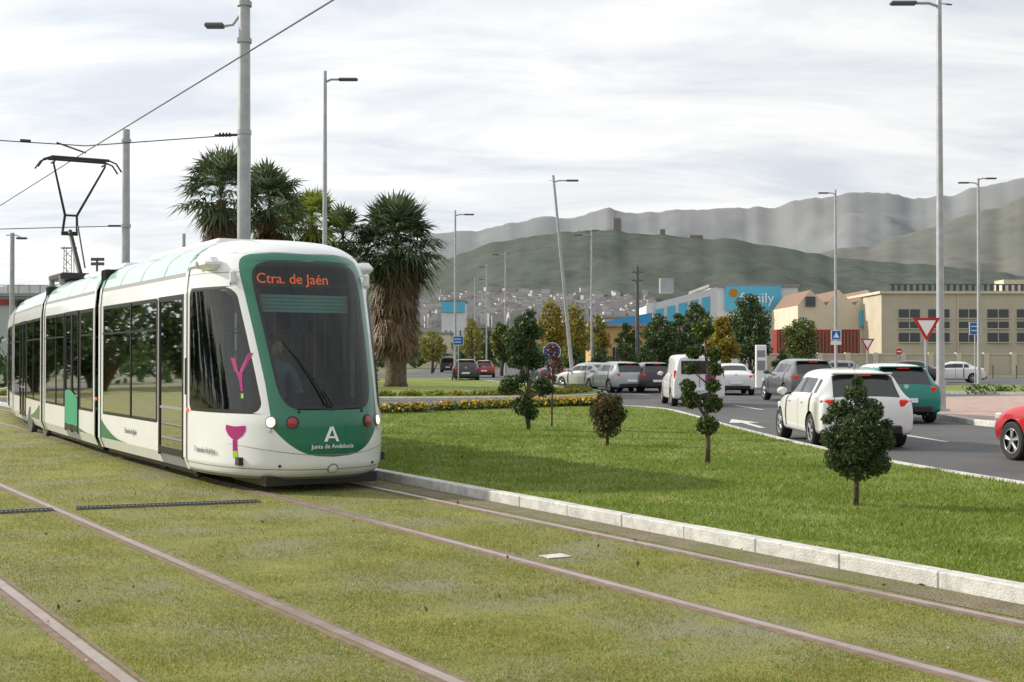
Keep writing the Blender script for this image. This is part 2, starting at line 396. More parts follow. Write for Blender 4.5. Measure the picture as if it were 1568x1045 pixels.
# ------------------------------------------------------------ grass blades
def blades(n,y0,y1,accept,hmin,hmax,wd,z,m,name,left=-.52,right=.52,bare=0):
    Y=y0*(y1/y0)**rng.random(n); X=Y*(left+(right-left)*rng.random(n))+rng.normal(size=n)*.8
    k=accept(X,Y); X=X[k];Y=Y[k]; n=len(X)
    cl=.5+.5*np.sin(X*3.1+np.sin(Y*2.3)*2)*np.sin(Y*2.7+np.cos(X*1.9)*2)
    big=.5+.25*np.sin(X*.9+np.sin(Y*.7)*1.7+1)*np.sin(Y*.8+np.cos(X*.6)*2)+.25*np.sin(X*2.3-Y*1.1+np.sin(Y*1.9)*1.4)*np.sin(Y*1.7+X*.8)
    keep=rng.random(n)<(.45+.55*cl)*(1-bare*np.clip((big-.52)*5,0,1)); X=X[keep];Y=Y[keep];cl=cl[keep]; n=len(X)
    sc=np.sqrt(Y/8).clip(.9,2.2)
    h=(hmin+(hmax-hmin)*rng.random(n))*(.7+.5*cl)*(.75+.25*sc); a=rng.random(n)*2*np.pi; wx=np.cos(a)*wd*sc;wy=np.sin(a)*wd*sc
    lx=rng.normal(size=n)*h*.55; ly=rng.normal(size=n)*h*.55
    V=np.zeros((n,3,3)); V[:,0]=np.stack([X-wx,Y-wy,np.full(n,z)],1);V[:,1]=np.stack([X+wx,Y+wy,np.full(n,z)],1);V[:,2]=np.stack([X+lx,Y+ly,z+h],1)
    quads_mesh(name,V,3,[m])
def acc_track(X,Y):
    o=X+T*Y; ok=o<8.62
    ok&=(o<8.2)|(rng.random(len(X))<.22)
    for X0,tn in((7.22,T),(3.05,NT)):
        c=1/math.sqrt(1+tn*tn)
        d=(X-(X0-tn*Y))*c
        for s_ in(-.7175,.7175): ok&=np.abs(d-s_)>.09+.05*rng.random(len(X))**2
    return ok
blades(560000,5,30,acc_track,.010,.024,.0035,.008,M['tbl'],'track_grass',bare=.72)
ip=np.array(isl)
def inpoly(X,Y):
    c=np.zeros(len(X),bool); n=len(ip)
    for i in range(n):
        x1,y1=ip[i];x2,y2=ip[(i+1)%n]
        if y1==y2: continue
        t=((y1>Y)!=(y2>Y))&(X<(x2-x1)*(Y-y1)/(y2-y1)+x1); c^=t
    return c
blades(600000,7,42,inpoly,.02,.05,.005,.118,M['gbl'],'island_grass',left=-.3,right=.55,bare=.45)
n=160; X=rng.uniform(-6,7,n); Y=rng.uniform(6.5,22,n); P=np.stack([X,Y,np.where(inpoly(X,Y),.16,.035)],1)
quads_mesh('fallen_leaves',leafquads(P,np.full(n,.045),.6),4,[M['palmd']])
V=[]
for i in range(70):
    y_=6.5*(26/6.5)**random.random(); x_=y_*random.uniform(-.42,.42)
    ii=bool(inpoly(np.array([x_]),np.array([y_]))[0])
    if not ii and not bool(acc_track(np.array([x_]),np.array([y_]))[0]): continue
    z_=.12 if ii else .01
    for k in range(18):
        a=random.uniform(0,6.283); l=random.uniform(.015,.04)*(1.3 if ii else .7); o=Vector((x_+random.gauss(0,.03),y_+random.gauss(0,.03),z_)); d=Vector((math.cos(a),math.sin(a),random.uniform(.4,1.2)))*l; p=Vector((-math.sin(a),math.cos(a),0))*l*.22
        V.append([o,o+d*.5-p,o+d,o+d*.5+p])
quads_mesh('weeds',np.array([[tuple(p) for p in q] for q in V]),4,[M['gbl']])
n=110; Y=6*(20/6)**rng.random(n); X=Y*rng.uniform(-.42,.42,n); P=np.stack([X,Y,np.where(inpoly(X,Y),.14,.022)],1)
quads_mesh('gravel',leafquads(P,np.full(n,.014),.9),4,[M['conc']])

# ------------------------------------------------------------ vegetation
def blob(P,c,r,n,hollow=.45):
    d=rng.normal(size=(n,3)); d/=np.linalg.norm(d,axis=1)[:,None]; q=rng.random(n)**hollow
    r=np.array(r if hasattr(r,'__len__') else (r,r,r)); P.append(np.array(c)+d*q[:,None]*r)
def tree(name,X,Y,trunk,clumps,n,ls,ml,z0=0,ml2=None,f2=0,asp=.6,limbs=True,holl=.45):
    mb=MB(); mb.tube([p[:3] for p in trunk],[p[3] for p in trunk],8,0)
    if limbs:
        for c in clumps:
            zs=[p for p in trunk if p[2]<=c[2]-.1*c[3]] or [trunk[0]]
            b=zs[-1]; bb=Vector(b[:3]); cc=Vector(c[:3]); mid=(bb+cc)/2+Vector((random.uniform(-1,1),random.uniform(-1,1),.3))*c[3]*.15
            mb.tube([bb,mid,cc],[b[3]*.6,b[3]*.4,b[3]*.12],5,0)
    P=[]; tot=sum(c[3]**2 for c in clumps)
    for c in clumps: blob(P,c[:3],(c[3],c[3],c[3]*(c[4] if len(c)>4 else .85)),int(n*c[3]**2/tot)+3,holl)
    P=np.concatenate(P); V=leafquads(P,np.full(len(P),ls),asp)
    mi=np.ones(len(P),int)
    if ml2: mi[rng.random(len(P))<f2]=2
    return quads_mesh(name,V,4,[M['bark'],ml]+([ml2] if ml2 else []),mi,(X,Y,z0),None,mb)
def crown(h,w,th,k=16,cone=False):
    cl=[]
    for i in range(k):
        t=(i+.5)/k; z=th+(h-th)*(.08+.84*t); 
        prof=(1-t)*.9+.12 if cone else math.sin(math.pi*(t*.85+.12))**.7
        rr=w/2*prof; a=i*2.4+random.uniform(-.4,.4); q=rr*random.uniform(.35,.8)
        cl.append((math.cos(a)*q,math.sin(a)*q,z,max(.14*w,rr*random.uniform(.34,.56))))
    return cl
x,y=G(809,667); s=y/F
def img(cx,cy,rp,x0=809,y0=667,dy=0): return ((cx-x0)*s,dy,(y0-cy)*s,rp*s)
tree('topiary_tree',x,y,[(0,0,0,.045),(.02,0,.7,.04),(-.02,0,1.4,.035),(0,0,2.3,.02)],
 [img(805,505,19),img(798,525,20),img(820,518,14),img(806,552,18),img(792,562,15,dy=.15),img(826,560,14),img(783,598,19,dy=-.1),img(800,586,12),img(830,602,18,dy=.15),img(802,630,20,dy=-.1),img(814,642,12),img(772,605,10),img(842,605,9),img(818,570,10),img(790,542,11),img(812,488,9)],8000,.06,M['topi'],z0=.12,ml2=M['cyp'],f2=.35)
tree('russet_bush',x+.55,y+1.2,[(0,0,0,.02),(.02,0,1.1,.015),(0,0,1.9,.01)],[(0,0,1.75,.2),(.1,0,1.4,.22),(-.05,0,1.1,.18),(.05,.1,1.55,.15)],700,.07,M['redl'],z0=.12)
x,y=G(1083,723); s=y/F
def im2(cx,cy,rp,dy=0): return ((cx-1083)*s,dy,(723-cy)*s,rp*s)
tree('pompom_tree',x,y,[(0,0,0,.04),(.01,0,.35,.036),(-.03,0,.7,.032),(.05,0,1.15,.028),(-.02,0,1.6,.02),(-.03,0,2.0,.014)],
 [im2(1077,517,17),im2(1063,552,13,.05),im2(1092,555,13,-.1),im2(1056,577,11),im2(1098,579,12,.1),im2(1053,604,13),im2(1090,603,13,-.1),im2(1060,625,16,.1),im2(1092,632,15),im2(1083,664,18),im2(1052,612,10,-.1)],7000,.045,M['topi'],z0=.12,ml2=M['topy'],f2=.25)
x,y=G(930,693); s=y/F
tree('russet_bush',x,y,[(0,0,0,.03),(0,0,.3,.025),(0,0,.8,.015)],[(0,0,.35,.26),(-.14,0,.62,.2),(.16,.05,.58,.22),(.02,-.1,.78,.18),(-.1,.1,.9,.1),(.17,0,.82,.12),(0,0,.55,.32)],5200,.05,M['gre'],z0=.12,ml2=M['redl'],f2=.45)
x,y=G(1310,774,.12)
tree('cypress_shrub',x,y,[(0,0,0,.03),(.01,0,.4,.026),(0,0,1.25,.01)],[(0,0,.45,.23),(-.17,.05,.5,.17),(.2,0,.46,.18),(-.24,0,.72,.15),(.26,-.05,.70,.15),(0,-.1,.78,.27),(-.13,.1,1.0,.16),(.14,0,1.02,.16),(0,0,1.2,.13),(.02,0,1.34,.06),(.33,0,.87,.07),(-.30,.0,.92,.07),(-.05,-.2,.6,.16),(.1,-.15,.95,.12)],14000,.05,M['cyp'],z0=.12,asp=.35)

def palm(name,X,Y,h,R,nf,trunk_r,skirt,ml,sk_len=3,z0=0):
    mb=MB()
    mb.tube([(0,0,0),(.0,0,.4),(.05,0,h*.5),(0,0,h-.3)],[trunk_r*1.35,trunk_r*1.1,trunk_r*.9,trunk_r*.8],14,0)
    V=[];mi=[]
    def frond(o,az,el,pl,fr,m,droop):
        d=Vector((math.cos(az)*math.cos(el),math.sin(az)*math.cos(el),math.sin(el)))
        e=Vector(o)+d*pl; e.z-=pl*pl*.08*droop; sd=d.cross(Vector((0,0,1))).normalized() if abs(d.z)<.98 else Vector((1,0,0))
        upn=sd.cross(d); w_=.03
        V.append([Vector(o)+sd*w_,Vector(o)-sd*w_,e-sd*w_*.5,e+sd*w_*.5]); mi.append(m)
        K=15
        for k in range(K):
            a=(k/(K-1)-.5)*math.radians(190)+random.uniform(-.06,.06)
            dd=d*math.cos(a)+sd*math.sin(a)+upn*random.uniform(-.05,.18)
            ln=fr*(.72+.3*math.cos(a*.6))*random.uniform(.85,1.1)
            m1=e+dd*ln*.5; pv=(dd.cross(upn)).normalized()*fr*.055
            tip=e+dd*ln; tip.z-=ln*random.uniform(.15,.5)*droop
            V.append([e,m1-pv,tip,m1+pv]); mi.append(m)
    for i in range(nf):
        t=(i+.5)/nf; el=math.radians(-48+130*t**.9)+random.uniform(-.14,.14); az=i*2.39996+random.uniform(-.25,.25)
        frond((0,0,h+random.uniform(-.3,.2)),az,el,R*.54*random.uniform(.75,1.15),R*.48*random.uniform(.85,1.1),1,1.0 if el<.9 else .3)
    for i in range(skirt):
        t=random.random(); az=random.uniform(0,6.283); zz_=h-.3-sk_len*t*.9
        frond((math.cos(az)*trunk_r*.8,math.sin(az)*trunk_r*.8,zz_),az,math.radians(random.uniform(-84,-50)+(15 if t<.2 else 0)),R*.25,R*.30,2,1.2)
    V=np.array([[tuple(p) for p in q] for q in V]); quads_mesh(name,V,4,[M['pbark'],ml,M['palmd']],np.array(mi),(X,Y,z0),None,mb)
palm('palm_tree',PX(606,70),70,7.8,3.1,105,.55,260,M['palm'],4.6)
D=60
palm('palm_tree',PX(338,D),D,PZ(297,D),2.5,58,.3,60,M['palm'],1.6)
palm('palm_tree',PX(412,D+3),D+3,PZ(312,D+3),2.3,58,.3,50,M['palm'],1.5)
palm('palm_tree',PX(478,D+6),D+6,PZ(338,D+6),1.9,50,.3,40,M['palmy'],1.5)
palm('palm_tree',PX(525,D+8),D+8,PZ(362,D+8),1.8,50,.3,40,M['palm'],1.5)
palm('palm_tree',PX(440,D+8),D+8,PZ(352,D+8),2.1,50,.3,40,M['palm'],1.5)

def autotree(name,x,D,ytop,wpx,ml,ytr=None,n=5000,ls=.28,cone=False,k=18,ml2=None,f2=0,th=.22,holl=.5):
    h=PZ(ytop,D); wd=wpx*D/F
    tree(name,PX(x,D),D,[(0,0,0,.17),(.05,0,h*.3,.13),(0,.05,h*.6,.08),(0,0,h*.9,.03)],crown(h,wd,h*th,k,cone),n,ls,ml,ml2=ml2,f2=f2,holl=holl)
autotree('plane_tree',845,95,456,58,M['yel'],n=1700,ml2=M['ygr'],f2=.5,k=24)
autotree('plane_tree',880,112,462,60,M['ygr'],n=1900,ml2=M['yel'],f2=.4,k=24)
autotree('plane_tree',915,125,478,44,M['ygr'],n=1800,ml2=M['yel'],f2=.4)
autotree('plane_tree',798,90,482,52,M['gre'],n=4200,ls=.22,ml2=M['ygr'],f2=.15)
autotree('plane_tree',768,120,492,40,M['gre'],n=2500,ml2=M['ygr'],f2=.3)
autotree('plane_tree',722,150,484,42,M['ygr'],n=1500)
autotree('plane_tree',662,140,505,46,M['ygr'],n=1600)
autotree('plane_tree',745,170,500,34,M['gre'],n=1500)
autotree('pine_tree',1010,100,478,62,M['gre'],n=5000,ls=.22,th=.1,k=26)
autotree('pine_tree',1066,112,458,62,M['gre'],n=4500,ls=.24,th=.12,k=26,ml2=M['ygr'],f2=.12)
autotree('pine_tree',1040,106,475,50,M['gre'],n=4000,ls=.22,th=.08)
autotree('pine_tree',1148,105,446,76,M['gre'],n=6500,ls=.24,th=.12,k=28)
autotree('autumn_tree',1106,94,482,54,M['yel'],n=3000,ml2=M['ygr'],f2=.3,th=.2,k=22)
autotree('pine_tree',1228,96,486,66,M['gre'],n=5000,ls=.18,th=.3,ml2=M['ygr'],f2=.35,k=24)
autotree('plane_tree',960,130,492,40,M['gre'],n=2000)
for x_,D_,yt,wp in((880,92,530,30),(920,92,530,44),(955,94,523,46),(985,96,530,40),(1200,110,535,40)):
    autotree('shrub',x_,D_,yt,wp,M['gre'],n=2000,ls=.16,k=10,th=.05)
for i in range(15):
    a=math.radians(-26-3.2*i+random.uniform(-1,1)); Dd=random.uniform(62,78); hh=random.uniform(5.5,9)
    tree('plane_tree',math.sin(a)*Dd,math.cos(a)*Dd,[(0,0,0,.2),(.1,0,hh*.5,.13),(0,0,hh*.9,.03)],crown(hh,5.5,.6,16),3400,.36,M['gre'])  # unseen row added left of the view so tram windows reflect something dark
P=[];
for i in range(420):
    D_=random.uniform(200,700); x_=random.uniform(560,1700); hh=random.uniform(3.5,8)
    if x_>1180 and D_<260: D_+=150
    blob(P,(PX(x_,D_),D_,hh*.45),(hh*.6,hh*.6,hh*.5),60)
P=np.concatenate(P); quads_mesh('distant_trees',leafquads(P,np.full(len(P),1.5),.8),4,[M['gre']])
P=[]
for i in range(260):
    D_=random.uniform(66,200); x_=random.uniform(-1800,560); hh=random.uniform(2,4.5)
    blob(P,(PX(x_,D_),D_,hh*.45),(hh*.6,hh*.6,hh*.5),60)
P=np.concatenate(P); quads_mesh('distant_trees',leafquads(P,np.full(len(P),.6),.8),4,[M['gre']])
P=[];Q=[]
hl=smooth([(-8.5,33.8),(-3.7,37.6),(-.4,41.3),(1.7,43.2),(2.8,43.6)],12)
for x_,y_ in hl:
    for _ in range(3):
        dx,dy=random.uniform(-.35,.35),random.uniform(-.4,.4)
        blob(P,(x_+dx,y_+dy-1.1,.22),(.3,.3,.17),110); blob(Q,(x_+dx,y_+dy-1.2,.30),(.28,.28,.12),20,.1)
P=np.concatenate(P);Q=np.concatenate(Q); V=np.concatenate([leafquads(P,np.full(len(P),.1)),leafquads(Q,np.full(len(Q),.07),.9)])
quads_mesh('flower_hedge',V,4,[M['gre'],M['flow']],np.r_[np.zeros(len(P),int),np.ones(len(Q),int)])
ui=smooth([(-22,52),(-12,51),(-5,51.2),(0,52),(3.2,55),(4.2,60),(3,70),(0,80),(-2.5,92),(-6,98),(-16,98),(-30,80)],5)
mb=MB(); mb.poly([(x_,y_,.13) for x_,y_ in ui]); mb.obj('lawn_verge',[M['ilawn']])
kerbline('verge_kerb',ui,closed=True)
P=[]
for i in range(150):
    a=random.choice(range(len(ui)//2)); x_,y_=ui[a]; blob(P,(x_*.93-.6,y_+1.6+random.uniform(0,.6),.2),(.5,.4,.14),40)
P=np.concatenate(P); quads_mesh('ground_cover',leafquads(P,np.full(len(P),.16)),4,[M['ygr']])
rp=smooth([(40,30),(19,28.5),(12.6,30.5),(12.0,35),(13.4,44),(17,51),(26,54),(45,54)],6)
mb=MB(); mb.poly([(x_,y_,.13) for x_,y_ in rp]); mb.obj('pavement',[M['pave']]); kerbline('pavement_kerb',rp[::-1])
rv=[(19.5,61),(24,58),(60,58),(60,72),(26,74),(20,68)]
mb=MB(); mb.prism(rv,0,.15,1,0); mb.obj('lawn_verge',[M['ilawn'],M['conc']])
P=[]
for i in range(120): blob(P,(random.uniform(21,55),59.5+random.uniform(-.4,.4),.25),(.5,.4,.25),40)
P=np.concatenate(P); quads_mesh('ground_cover',leafquads(P,np.full(len(P),.14)),4,[M['gre']])

# ------------------------------------------------------------ hills
def interp(p,x): xs=[a for a,_ in p]; ys=[b for _,b in p]; return float(np.interp(x,xs,ys))
def mkhill(name,D,prof,m,foot=.6,rough=.16,seed=0,freq=5,pw=1.15):
    nx,ny=380,64; vs=[];fs=[]
    for j in range(ny+1):
        t=j/ny*1.25; Y=D*(foot+(1-foot)*t)
        for i in range(nx+1):
            xi=-700+i*(3000/nx); X=(xi-784)/F*Y
            H=PZ(interp(prof,xi),D)
            H*=1+.035*mnoise.fractal(Vector((xi*.02,seed,0)),1,2,4)
            tt=t if t<1 else 1-(t-1)*1.5
            nz=mnoise.fractal(Vector((X/D*freq*2.2,Y/D*freq*1.5,seed)),.95,2.1,7)
            vs.append((X,Y,H*max(tt,0)**pw+H*rough*nz*(tt*(1.02-min(t,1)))*3-2))
    for j in range(ny):
        for i in range(nx): a=j*(nx+1)+i; fs.append((a,a+1,a+nx+2,a+nx+1))
    mb=MB(); mb.add(vs,fs); return mb.obj(name,[m],smooth=True)
NP=[(-900,500),(400,470),(560,440),(640,415),(700,388),(750,370),(800,362),(880,354),(950,352),(1010,358),(1100,364),(1200,377),(1300,394),(1400,402),(1568,420),(2400,460)]
mkhill('hill',2500,NP,hill('near_hill_hazed',(.082,.097,.088),(.12,.135,.115),(.10,.115,.10),.035,.004),seed=3,foot=.42,pw=1.15,rough=.12)  # aerial haze is painted into the hill's base colours
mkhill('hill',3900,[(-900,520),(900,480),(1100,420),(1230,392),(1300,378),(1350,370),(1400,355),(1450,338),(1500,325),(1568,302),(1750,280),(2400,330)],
  hill('middle_hill_hazed',(.135,.145,.135),(.17,.172,.155),(.185,.175,.155),.012,.003),seed=9,foot=.55,rough=.15)  # paler base colours carry painted distance haze
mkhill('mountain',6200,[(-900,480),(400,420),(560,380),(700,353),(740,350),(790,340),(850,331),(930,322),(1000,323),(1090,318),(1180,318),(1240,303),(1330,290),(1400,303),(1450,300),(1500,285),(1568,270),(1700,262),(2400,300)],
  hill('far_mountain_hazed',(.215,.228,.235),(.24,.25,.255),(.235,.24,.24),.006,.0012),seed=5,rough=.11)  # bluish haze put into the diffuse colours, no volume
mb=MB(); cx=PX(945,2500); cz=PZ(354,2500)
mb.box((cx,2500,cz+5),(15,15,36)); 
for i in range(3): mb.box((cx-5+5*i,2493.5,cz+24.3),(2.4,1,2.6)); mb.box((cx-5+5*i,2506.5,cz+24.3),(2.4,1,2.6))
for i in range(5): mb.box((cx-70+i*14,2495,cz-7),(13.8,8,12+(i%3)*3))
mb.box((PX(1014,2500),2495,PZ(359,2500)),(10,12,18)); mb.box((PX(1065,2500),2495,PZ(365,2500)),(26,16,10))
mb.obj('hilltop_castle',[hill('castle_stone',(.24,.20,.18),(.27,.23,.205),(.24,.205,.185),.1,.05)])
mb=MB()
for i in range(640):
    xi=random.uniform(590,1000); y_s=random.triangular(453,505,474)+abs(xi-760)*.03
    best=None
    for Y in np.linspace(1120,1750,40):
        t=(Y/2500-.42)/.58; z=PZ(interp(NP,xi),2500)*max(t,0)**1.15-2
        ys=HZ-(z-CH)*F/Y
        if best is None or abs(ys-y_s)<best[0]: best=(abs(ys-y_s),Y,z)
    _,Y,z=best; X=PX(xi,Y)
    h=random.uniform(3,8); wd_=random.uniform(5,13); mb.box((X,Y,z+h/2),(wd_,random.uniform(8,14),h+12),0,random.uniform(-.3,.3))
    mb.box((X,Y,z+h+6.2),(wd_*.9,8,.7),1)
    for q in range(2): mb.box((X-2+4*q,Y-8.2,z+h*.7),(1.2,.6,1.6),2)
mb.obj('distant_town',[M['town'],M['troof'],M['twin']])

# ------------------------------------------------------------ buildings
def wins(mb,x0,x1,Y,z0,z1,n,gap,mi=1,fr=2):
    w_=(x1-x0)/n
    for i in range(n):
        a=x0+w_*i+gap/2; b=x0+w_*(i+1)-gap/2
        mb.box(((a+b)/2,Y-.03,(z0+z1)/2),(b-a,.12,z1-z0),mi); mb.box(((a+b)/2,Y-.10,z0-.06),(b-a+.2,.22,.1),fr)
        mb.box(((a+b)/2,Y-.11,(z0+z1)/2),(.07,.05,z1-z0),fr)
D=150; mb=MB()
x0,x1=PX(1350,D),PX(1700,D); zt=PZ(450,D)
mb.box(((x0+x1)/2,D+9,zt/2),(x1-x0,18,zt)); mb.box(((x0+x1)/2,D+9,zt+.15),(x1-x0+.5,18.5,.3),2)
for ya,yb in((474,487),(493,503),(510,524)): wins(mb,x0+1.5,x1-1,D,PZ(yb,D),PZ(ya,D),7,1.0)
for i in range(36): mb.box((x0+1.5+i*.72,D+.6,zt+.65),(.35,.12,.8),1)
mb.box(((x0+x1)/2,D+.6,zt+1.1),(x1-x0-2,.15,.12),1)
mb.box((x1-9,D+5,zt+1),(4,3,1.7),0)
for q in(1/3,2/3): mb.tube([(x0+(x1-x0)*q,D-.1,0),(x0+(x1-x0)*q,D-.1,zt)],.08,6,2)
mb.obj('office_building',[M['tan'],M['win'],M['cream']])
mb=MB(); D=158; x0,x1=PX(1222,D),PX(1352,D); zl=PZ(468,D)
mb.box(((x0+x1)/2,D+8,zl/2),(x1-x0,16,zl))
k=3; ww=(x1-x0)/k
for i in range(k):
    a=x0+i*ww; vs=[(a,D,zl),(a+ww,D,zl),(a+ww*.45,D,zl+1.9),(a,D+16,zl),(a+ww,D+16,zl),(a+ww*.45,D+16,zl+1.9)]
    mb.add(vs,[(0,1,2),(3,5,4)],0); mb.add([(p[0],p[1],p[2]+.01) for p in vs],[(0,2,5,3),(1,4,5,2)],2)
mb.box((x0+1.5,D-.1,PZ(462,D)),(1.2,.3,1.2),1)
wins(mb,x0+1,x1-1,D,2.2,3.6,5,.8); mb.box((PX(1330,D),D-.3,PZ(488,D)),(2.2,.2,2),3)
mb.obj('warehouse',[M['cream'],M['win'],M['roofbr'],M['lblue']])
mb=MB(); D=128; x0,x1=PX(1170,D),PX(1720,D); mb.box(((x0+x1)/2,D,1.0),(x1-x0,.4,2.0)); mb.box(((x0+x1)/2,D,2.06),(x1-x0,.55,.12),1)
for i in range(14): mb.box((x0+i*(x1-x0)/13,D-.1,1.1),(.5,.6,2.2),1)
mb.obj('boundary_wall',[M['tan'],M['cream']])
mb=MB(); D=134
for a,b in((1186,1240),(1243,1312)):
    xa,xb=PX(a,D),PX(b,D); mb.box(((xa+xb)/2,D,2.3),(xb-xa,2.4,4.6)); 
    n=int((xb-xa)/.35)
    for i in range(n): mb.box((xa+(i+.5)*(xb-xa)/n,D-1.24,2.3),(.12,.08,4.3),1)
mb.obj('shipping_container',[M['rwall'],M['roofbr']])
D=175; mb=MB(); x0,x1=PX(1088,D),PX(1222,D); zt=PZ(440,D)
mb.box(((x0+x1)/2,D+10,zt/2),(x1-x0,20,zt)); mb.box(((x0+x1)/2,D+10,zt+.2),(x1-x0+.4,20.4,.4),2)
sx0,sx1=PX(1110,D),PX(1195,D); sz0,sz1=PZ(476,D),PZ(439,D)
mb.box(((sx0+sx1)/2,D-.25,(sz0+sz1)/2),(sx1-sx0,.4,sz1-sz0),1)
mb.tube([(sx0+1.1,D-.5,sz1-.9),(sx0+1.1,D-.44,sz1-.9)],.6,16,3)
mb.obj('retail_store',[M['wwall'],M['lblue'],M['roofg'],M['flow']])
st=bpy.data.objects['retail_store']
text_mesh('family',2.0,M['wtext'],'sign_lettering',st,frame((1,0,0),(0,0,1),(0,-1,0),((sx0+sx1)/2+.5,D-.52,(sz0+sz1)/2)),.01)
D=150; mb=MB(); x0,x1=PX(996,D),PX(1098,D)
za,zb=PZ(466,D),PZ(440,D)
mb.add([(x0,D,0),(x1,D,0),(x1,D,zb),(x0,D,za),(x0,D+14,0),(x1,D+14,0),(x1,D+14,zb),(x0,D+14,za)],[(0,1,2,3),(5,4,7,6),(3,2,6,7),(1,5,6,2),(4,0,3,7)],0)
for q in range(5):
    a=x0+.6+q*1.35; sl_=(zb-za)/(x1-x0)
    mb.add([(a,D-.06,za+(a-x0)*sl_-2.6),(a+.95,D-.06,za+(a-x0)*sl_-2.5),(a+.95,D-.06,za+(a-x0)*sl_-.6),(a,D-.06,za+(a-x0)*sl_-.8)],[(0,1,2,3)],1)
mb.box((x0+1.5,D-.5,3),(3,1,.4),1); mb.box((x0-.1,D-.1,za*.5),(.8,.4,za*1.03),0); mb.box((PX(1030,D),D+6,zb+.5),(1.6,1.6,1.8),2)
wins(mb,x0+1,x1-.5,D,1.2,3,4,.6,3,0)
mb.obj('retail_store',[M['wwall'],M['lblue'],M['roofg'],M['win']])
D=138; mb=MB(); x0,x1=PX(905,D),PX(1000,D); zt=PZ(500,D)
mb.box(((x0+x1)/2,D+5,zt/2),(x1-x0,10,zt)); mb.box(((x0+x1)/2,D+5,zt+.15),(x1-x0+.6,10.6,.35),2)
mb.add([(x0+.5,D+1,zt+.35),(x1,D+1,zt+1.5),(x1,D+9,zt+1.5),(x0+.5,D+9,zt+.35),(x1,D+1,zt+.35),(x1,D+9,zt+.35)],[(0,1,2,3),(0,4,1),(2,5,3),(1,4,5,2)],3)
wins(mb,x0+.6,x1-.6,D,1,2.8,4,.7)
mb.obj('ochre_shop',[M['ochre'],M['win'],M['roofg'],M['blue'],])
for (xa,xb,yt,D,mm) in((640,690,512,260,'cream'),(676,712,462,300,'wwall'),(715,770,520,330,'cream'),(775,835,516,300,'tan'),(925,1000,488,230,'cream')):
    mb=MB(); x0,x1=PX(xa,D),PX(xb,D); zt=PZ(yt,D); mb.box(((x0+x1)/2,D+6,zt/2),(x1-x0,12,zt)); mb.box(((x0+x1)/2,D+6,zt+.2),(x1-x0+.6,12.6,.4),2)
    if mm=='wwall': mb.box(((x0+x1)/2,D-.2,zt-1.3),(x1-x0,.4,2.4),3)
    wins(mb,x0+.5,x1-.5,D,zt*.45,zt*.45+1.4,4,.8); wins(mb,x0+.5,x1-.5,D,1.2,2.6,4,.8)
    mb.obj('shop_building',[M[mm],M['win'],M['roofg'],M['lblue']])
D=120; mb=MB(); x0,x1=PX(-160,D),PX(88,D)
mb.box(((x0+x1)/2,D+10,3.7),(x1-x0,20,7.4)); mb.box(((x0+x1)/2,D-.1,6.9),(x1-x0,.3,.5),2); mb.box(((x0+x1)/2,D+10,7.55),(x1-x0+.5,20.5,.3),1)
for i in range(16): mb.box((x0+i*(x1-x0)/15,D+1,8.1),(.08,.08,.8),1)
mb.box(((x0+x1)/2,D+1,8.5),(x1-x0,.08,.06),1)
mb.obj('industrial_building',[M['lgrey'],M['roofg'],M['rwall']])

# ------------------------------------------------------------ street furniture
def lamp(name,X,Y,h,arms,r=.11,lean=(0,0),lampm=1,z0=0):
    mb=MB(); top=(lean[0],lean[1],h)
    mb.tube([(0,0,0),(0,0,.9)],r*1.25,12,0); mb.tube([(0,0,.9),top],[r,r*.62],12,0); mb.box((0,0,.03),(.4,.4,.06),0)
    for ax_,ay_,zz_,sc_ in arms:
        b=(top[0],top[1],h+zz_); L_=Vector((ax_,ay_,.0)); d=L_.normalized()
        e=Vector(b)+L_; mb.tube([Vector(b)-Vector((0,0,.1)),Vector(b)+L_*.4,e],.035*sc_+.01,8,0)
        a=math.atan2(d.y,d.x); c=e+d*.3*sc_
        mb.bbox(c,(.78*sc_,.26*sc_,.11*sc_),.04*sc_,1,Matrix.Rotation(a,3,'Z'))
    return mb.obj(name,[M['steel'],M['steeld']],loc=(X,Y,z0),smooth=True,ang=35)
lamp('street_lamp',PX(1440,38),38,12.3,[(-.75,0,-.25,1),(.25,.1,-.25,.3)],.12,z0=.13)
lamp('street_lamp',PX(1499,74),74,12.0,[(-.6,0,-.25,.8),(.5,0,0,.8)],.11)
lamp('street_lamp',PX(1280,79),79,12.0,[(-.5,0,-.2,.8)],.10)
lamp('street_lamp',PX(876,72),72,11.9,[(.8,0,-.3,.9),(-.2,0,-.3,.1)],.11,lean=(-1.05,0))
lamp('street_lamp',PX(906,104),104,11.9,[(-.8,0,-.3,.9)],.10)
lamp('street_lamp',PX(697,90),90,12.0,[(.7,0,-.3,.9)],.10)
lamp('street_lamp',PX(774,125),125,12.0,[(-.7,0,-.3,.9)],.10)
lamp('street_lamp',PX(745,142),142,12.0,[(-.3,0,-.3,.9)],.09)
lamp('street_lamp',PX(727,165),165,12.0,[(.6,0,-.3,.9)],.09)
lamp('street_lamp',PX(497,46),46,PZ(108,46),[(.55,0,-.3,.9)],.10)
mb=MB(); D=110; mb.tube([(0,0,0),(0,0,PZ(408,D))],[.2,.13],8); 
for q in(.5,1.2): mb.box((0,0,PZ(408,D)-q),(1.0,.12,.1)) 
mb.obj('utility_pole',[M['steeld']],loc=(PX(976,D),D,0))
mb=MB(); D=28; H=12.5
mb.tube([(0,0,0),(0,0,6.6)],.145,16); mb.tube([(0,0,6.6),(0,0,H)],[.135,.11],16)
for z_ in(6.6,8.6,9.4): mb.tube([(0,0,z_-.05),(0,0,z_+.05)],.16,16)
mb.tube([(0,0,9.3),(-.25,0,8.95),(-.45,0,8.92)],.03,8); mb.bbox((-.65,0,8.93),(.42,.24,.1),.03,1)
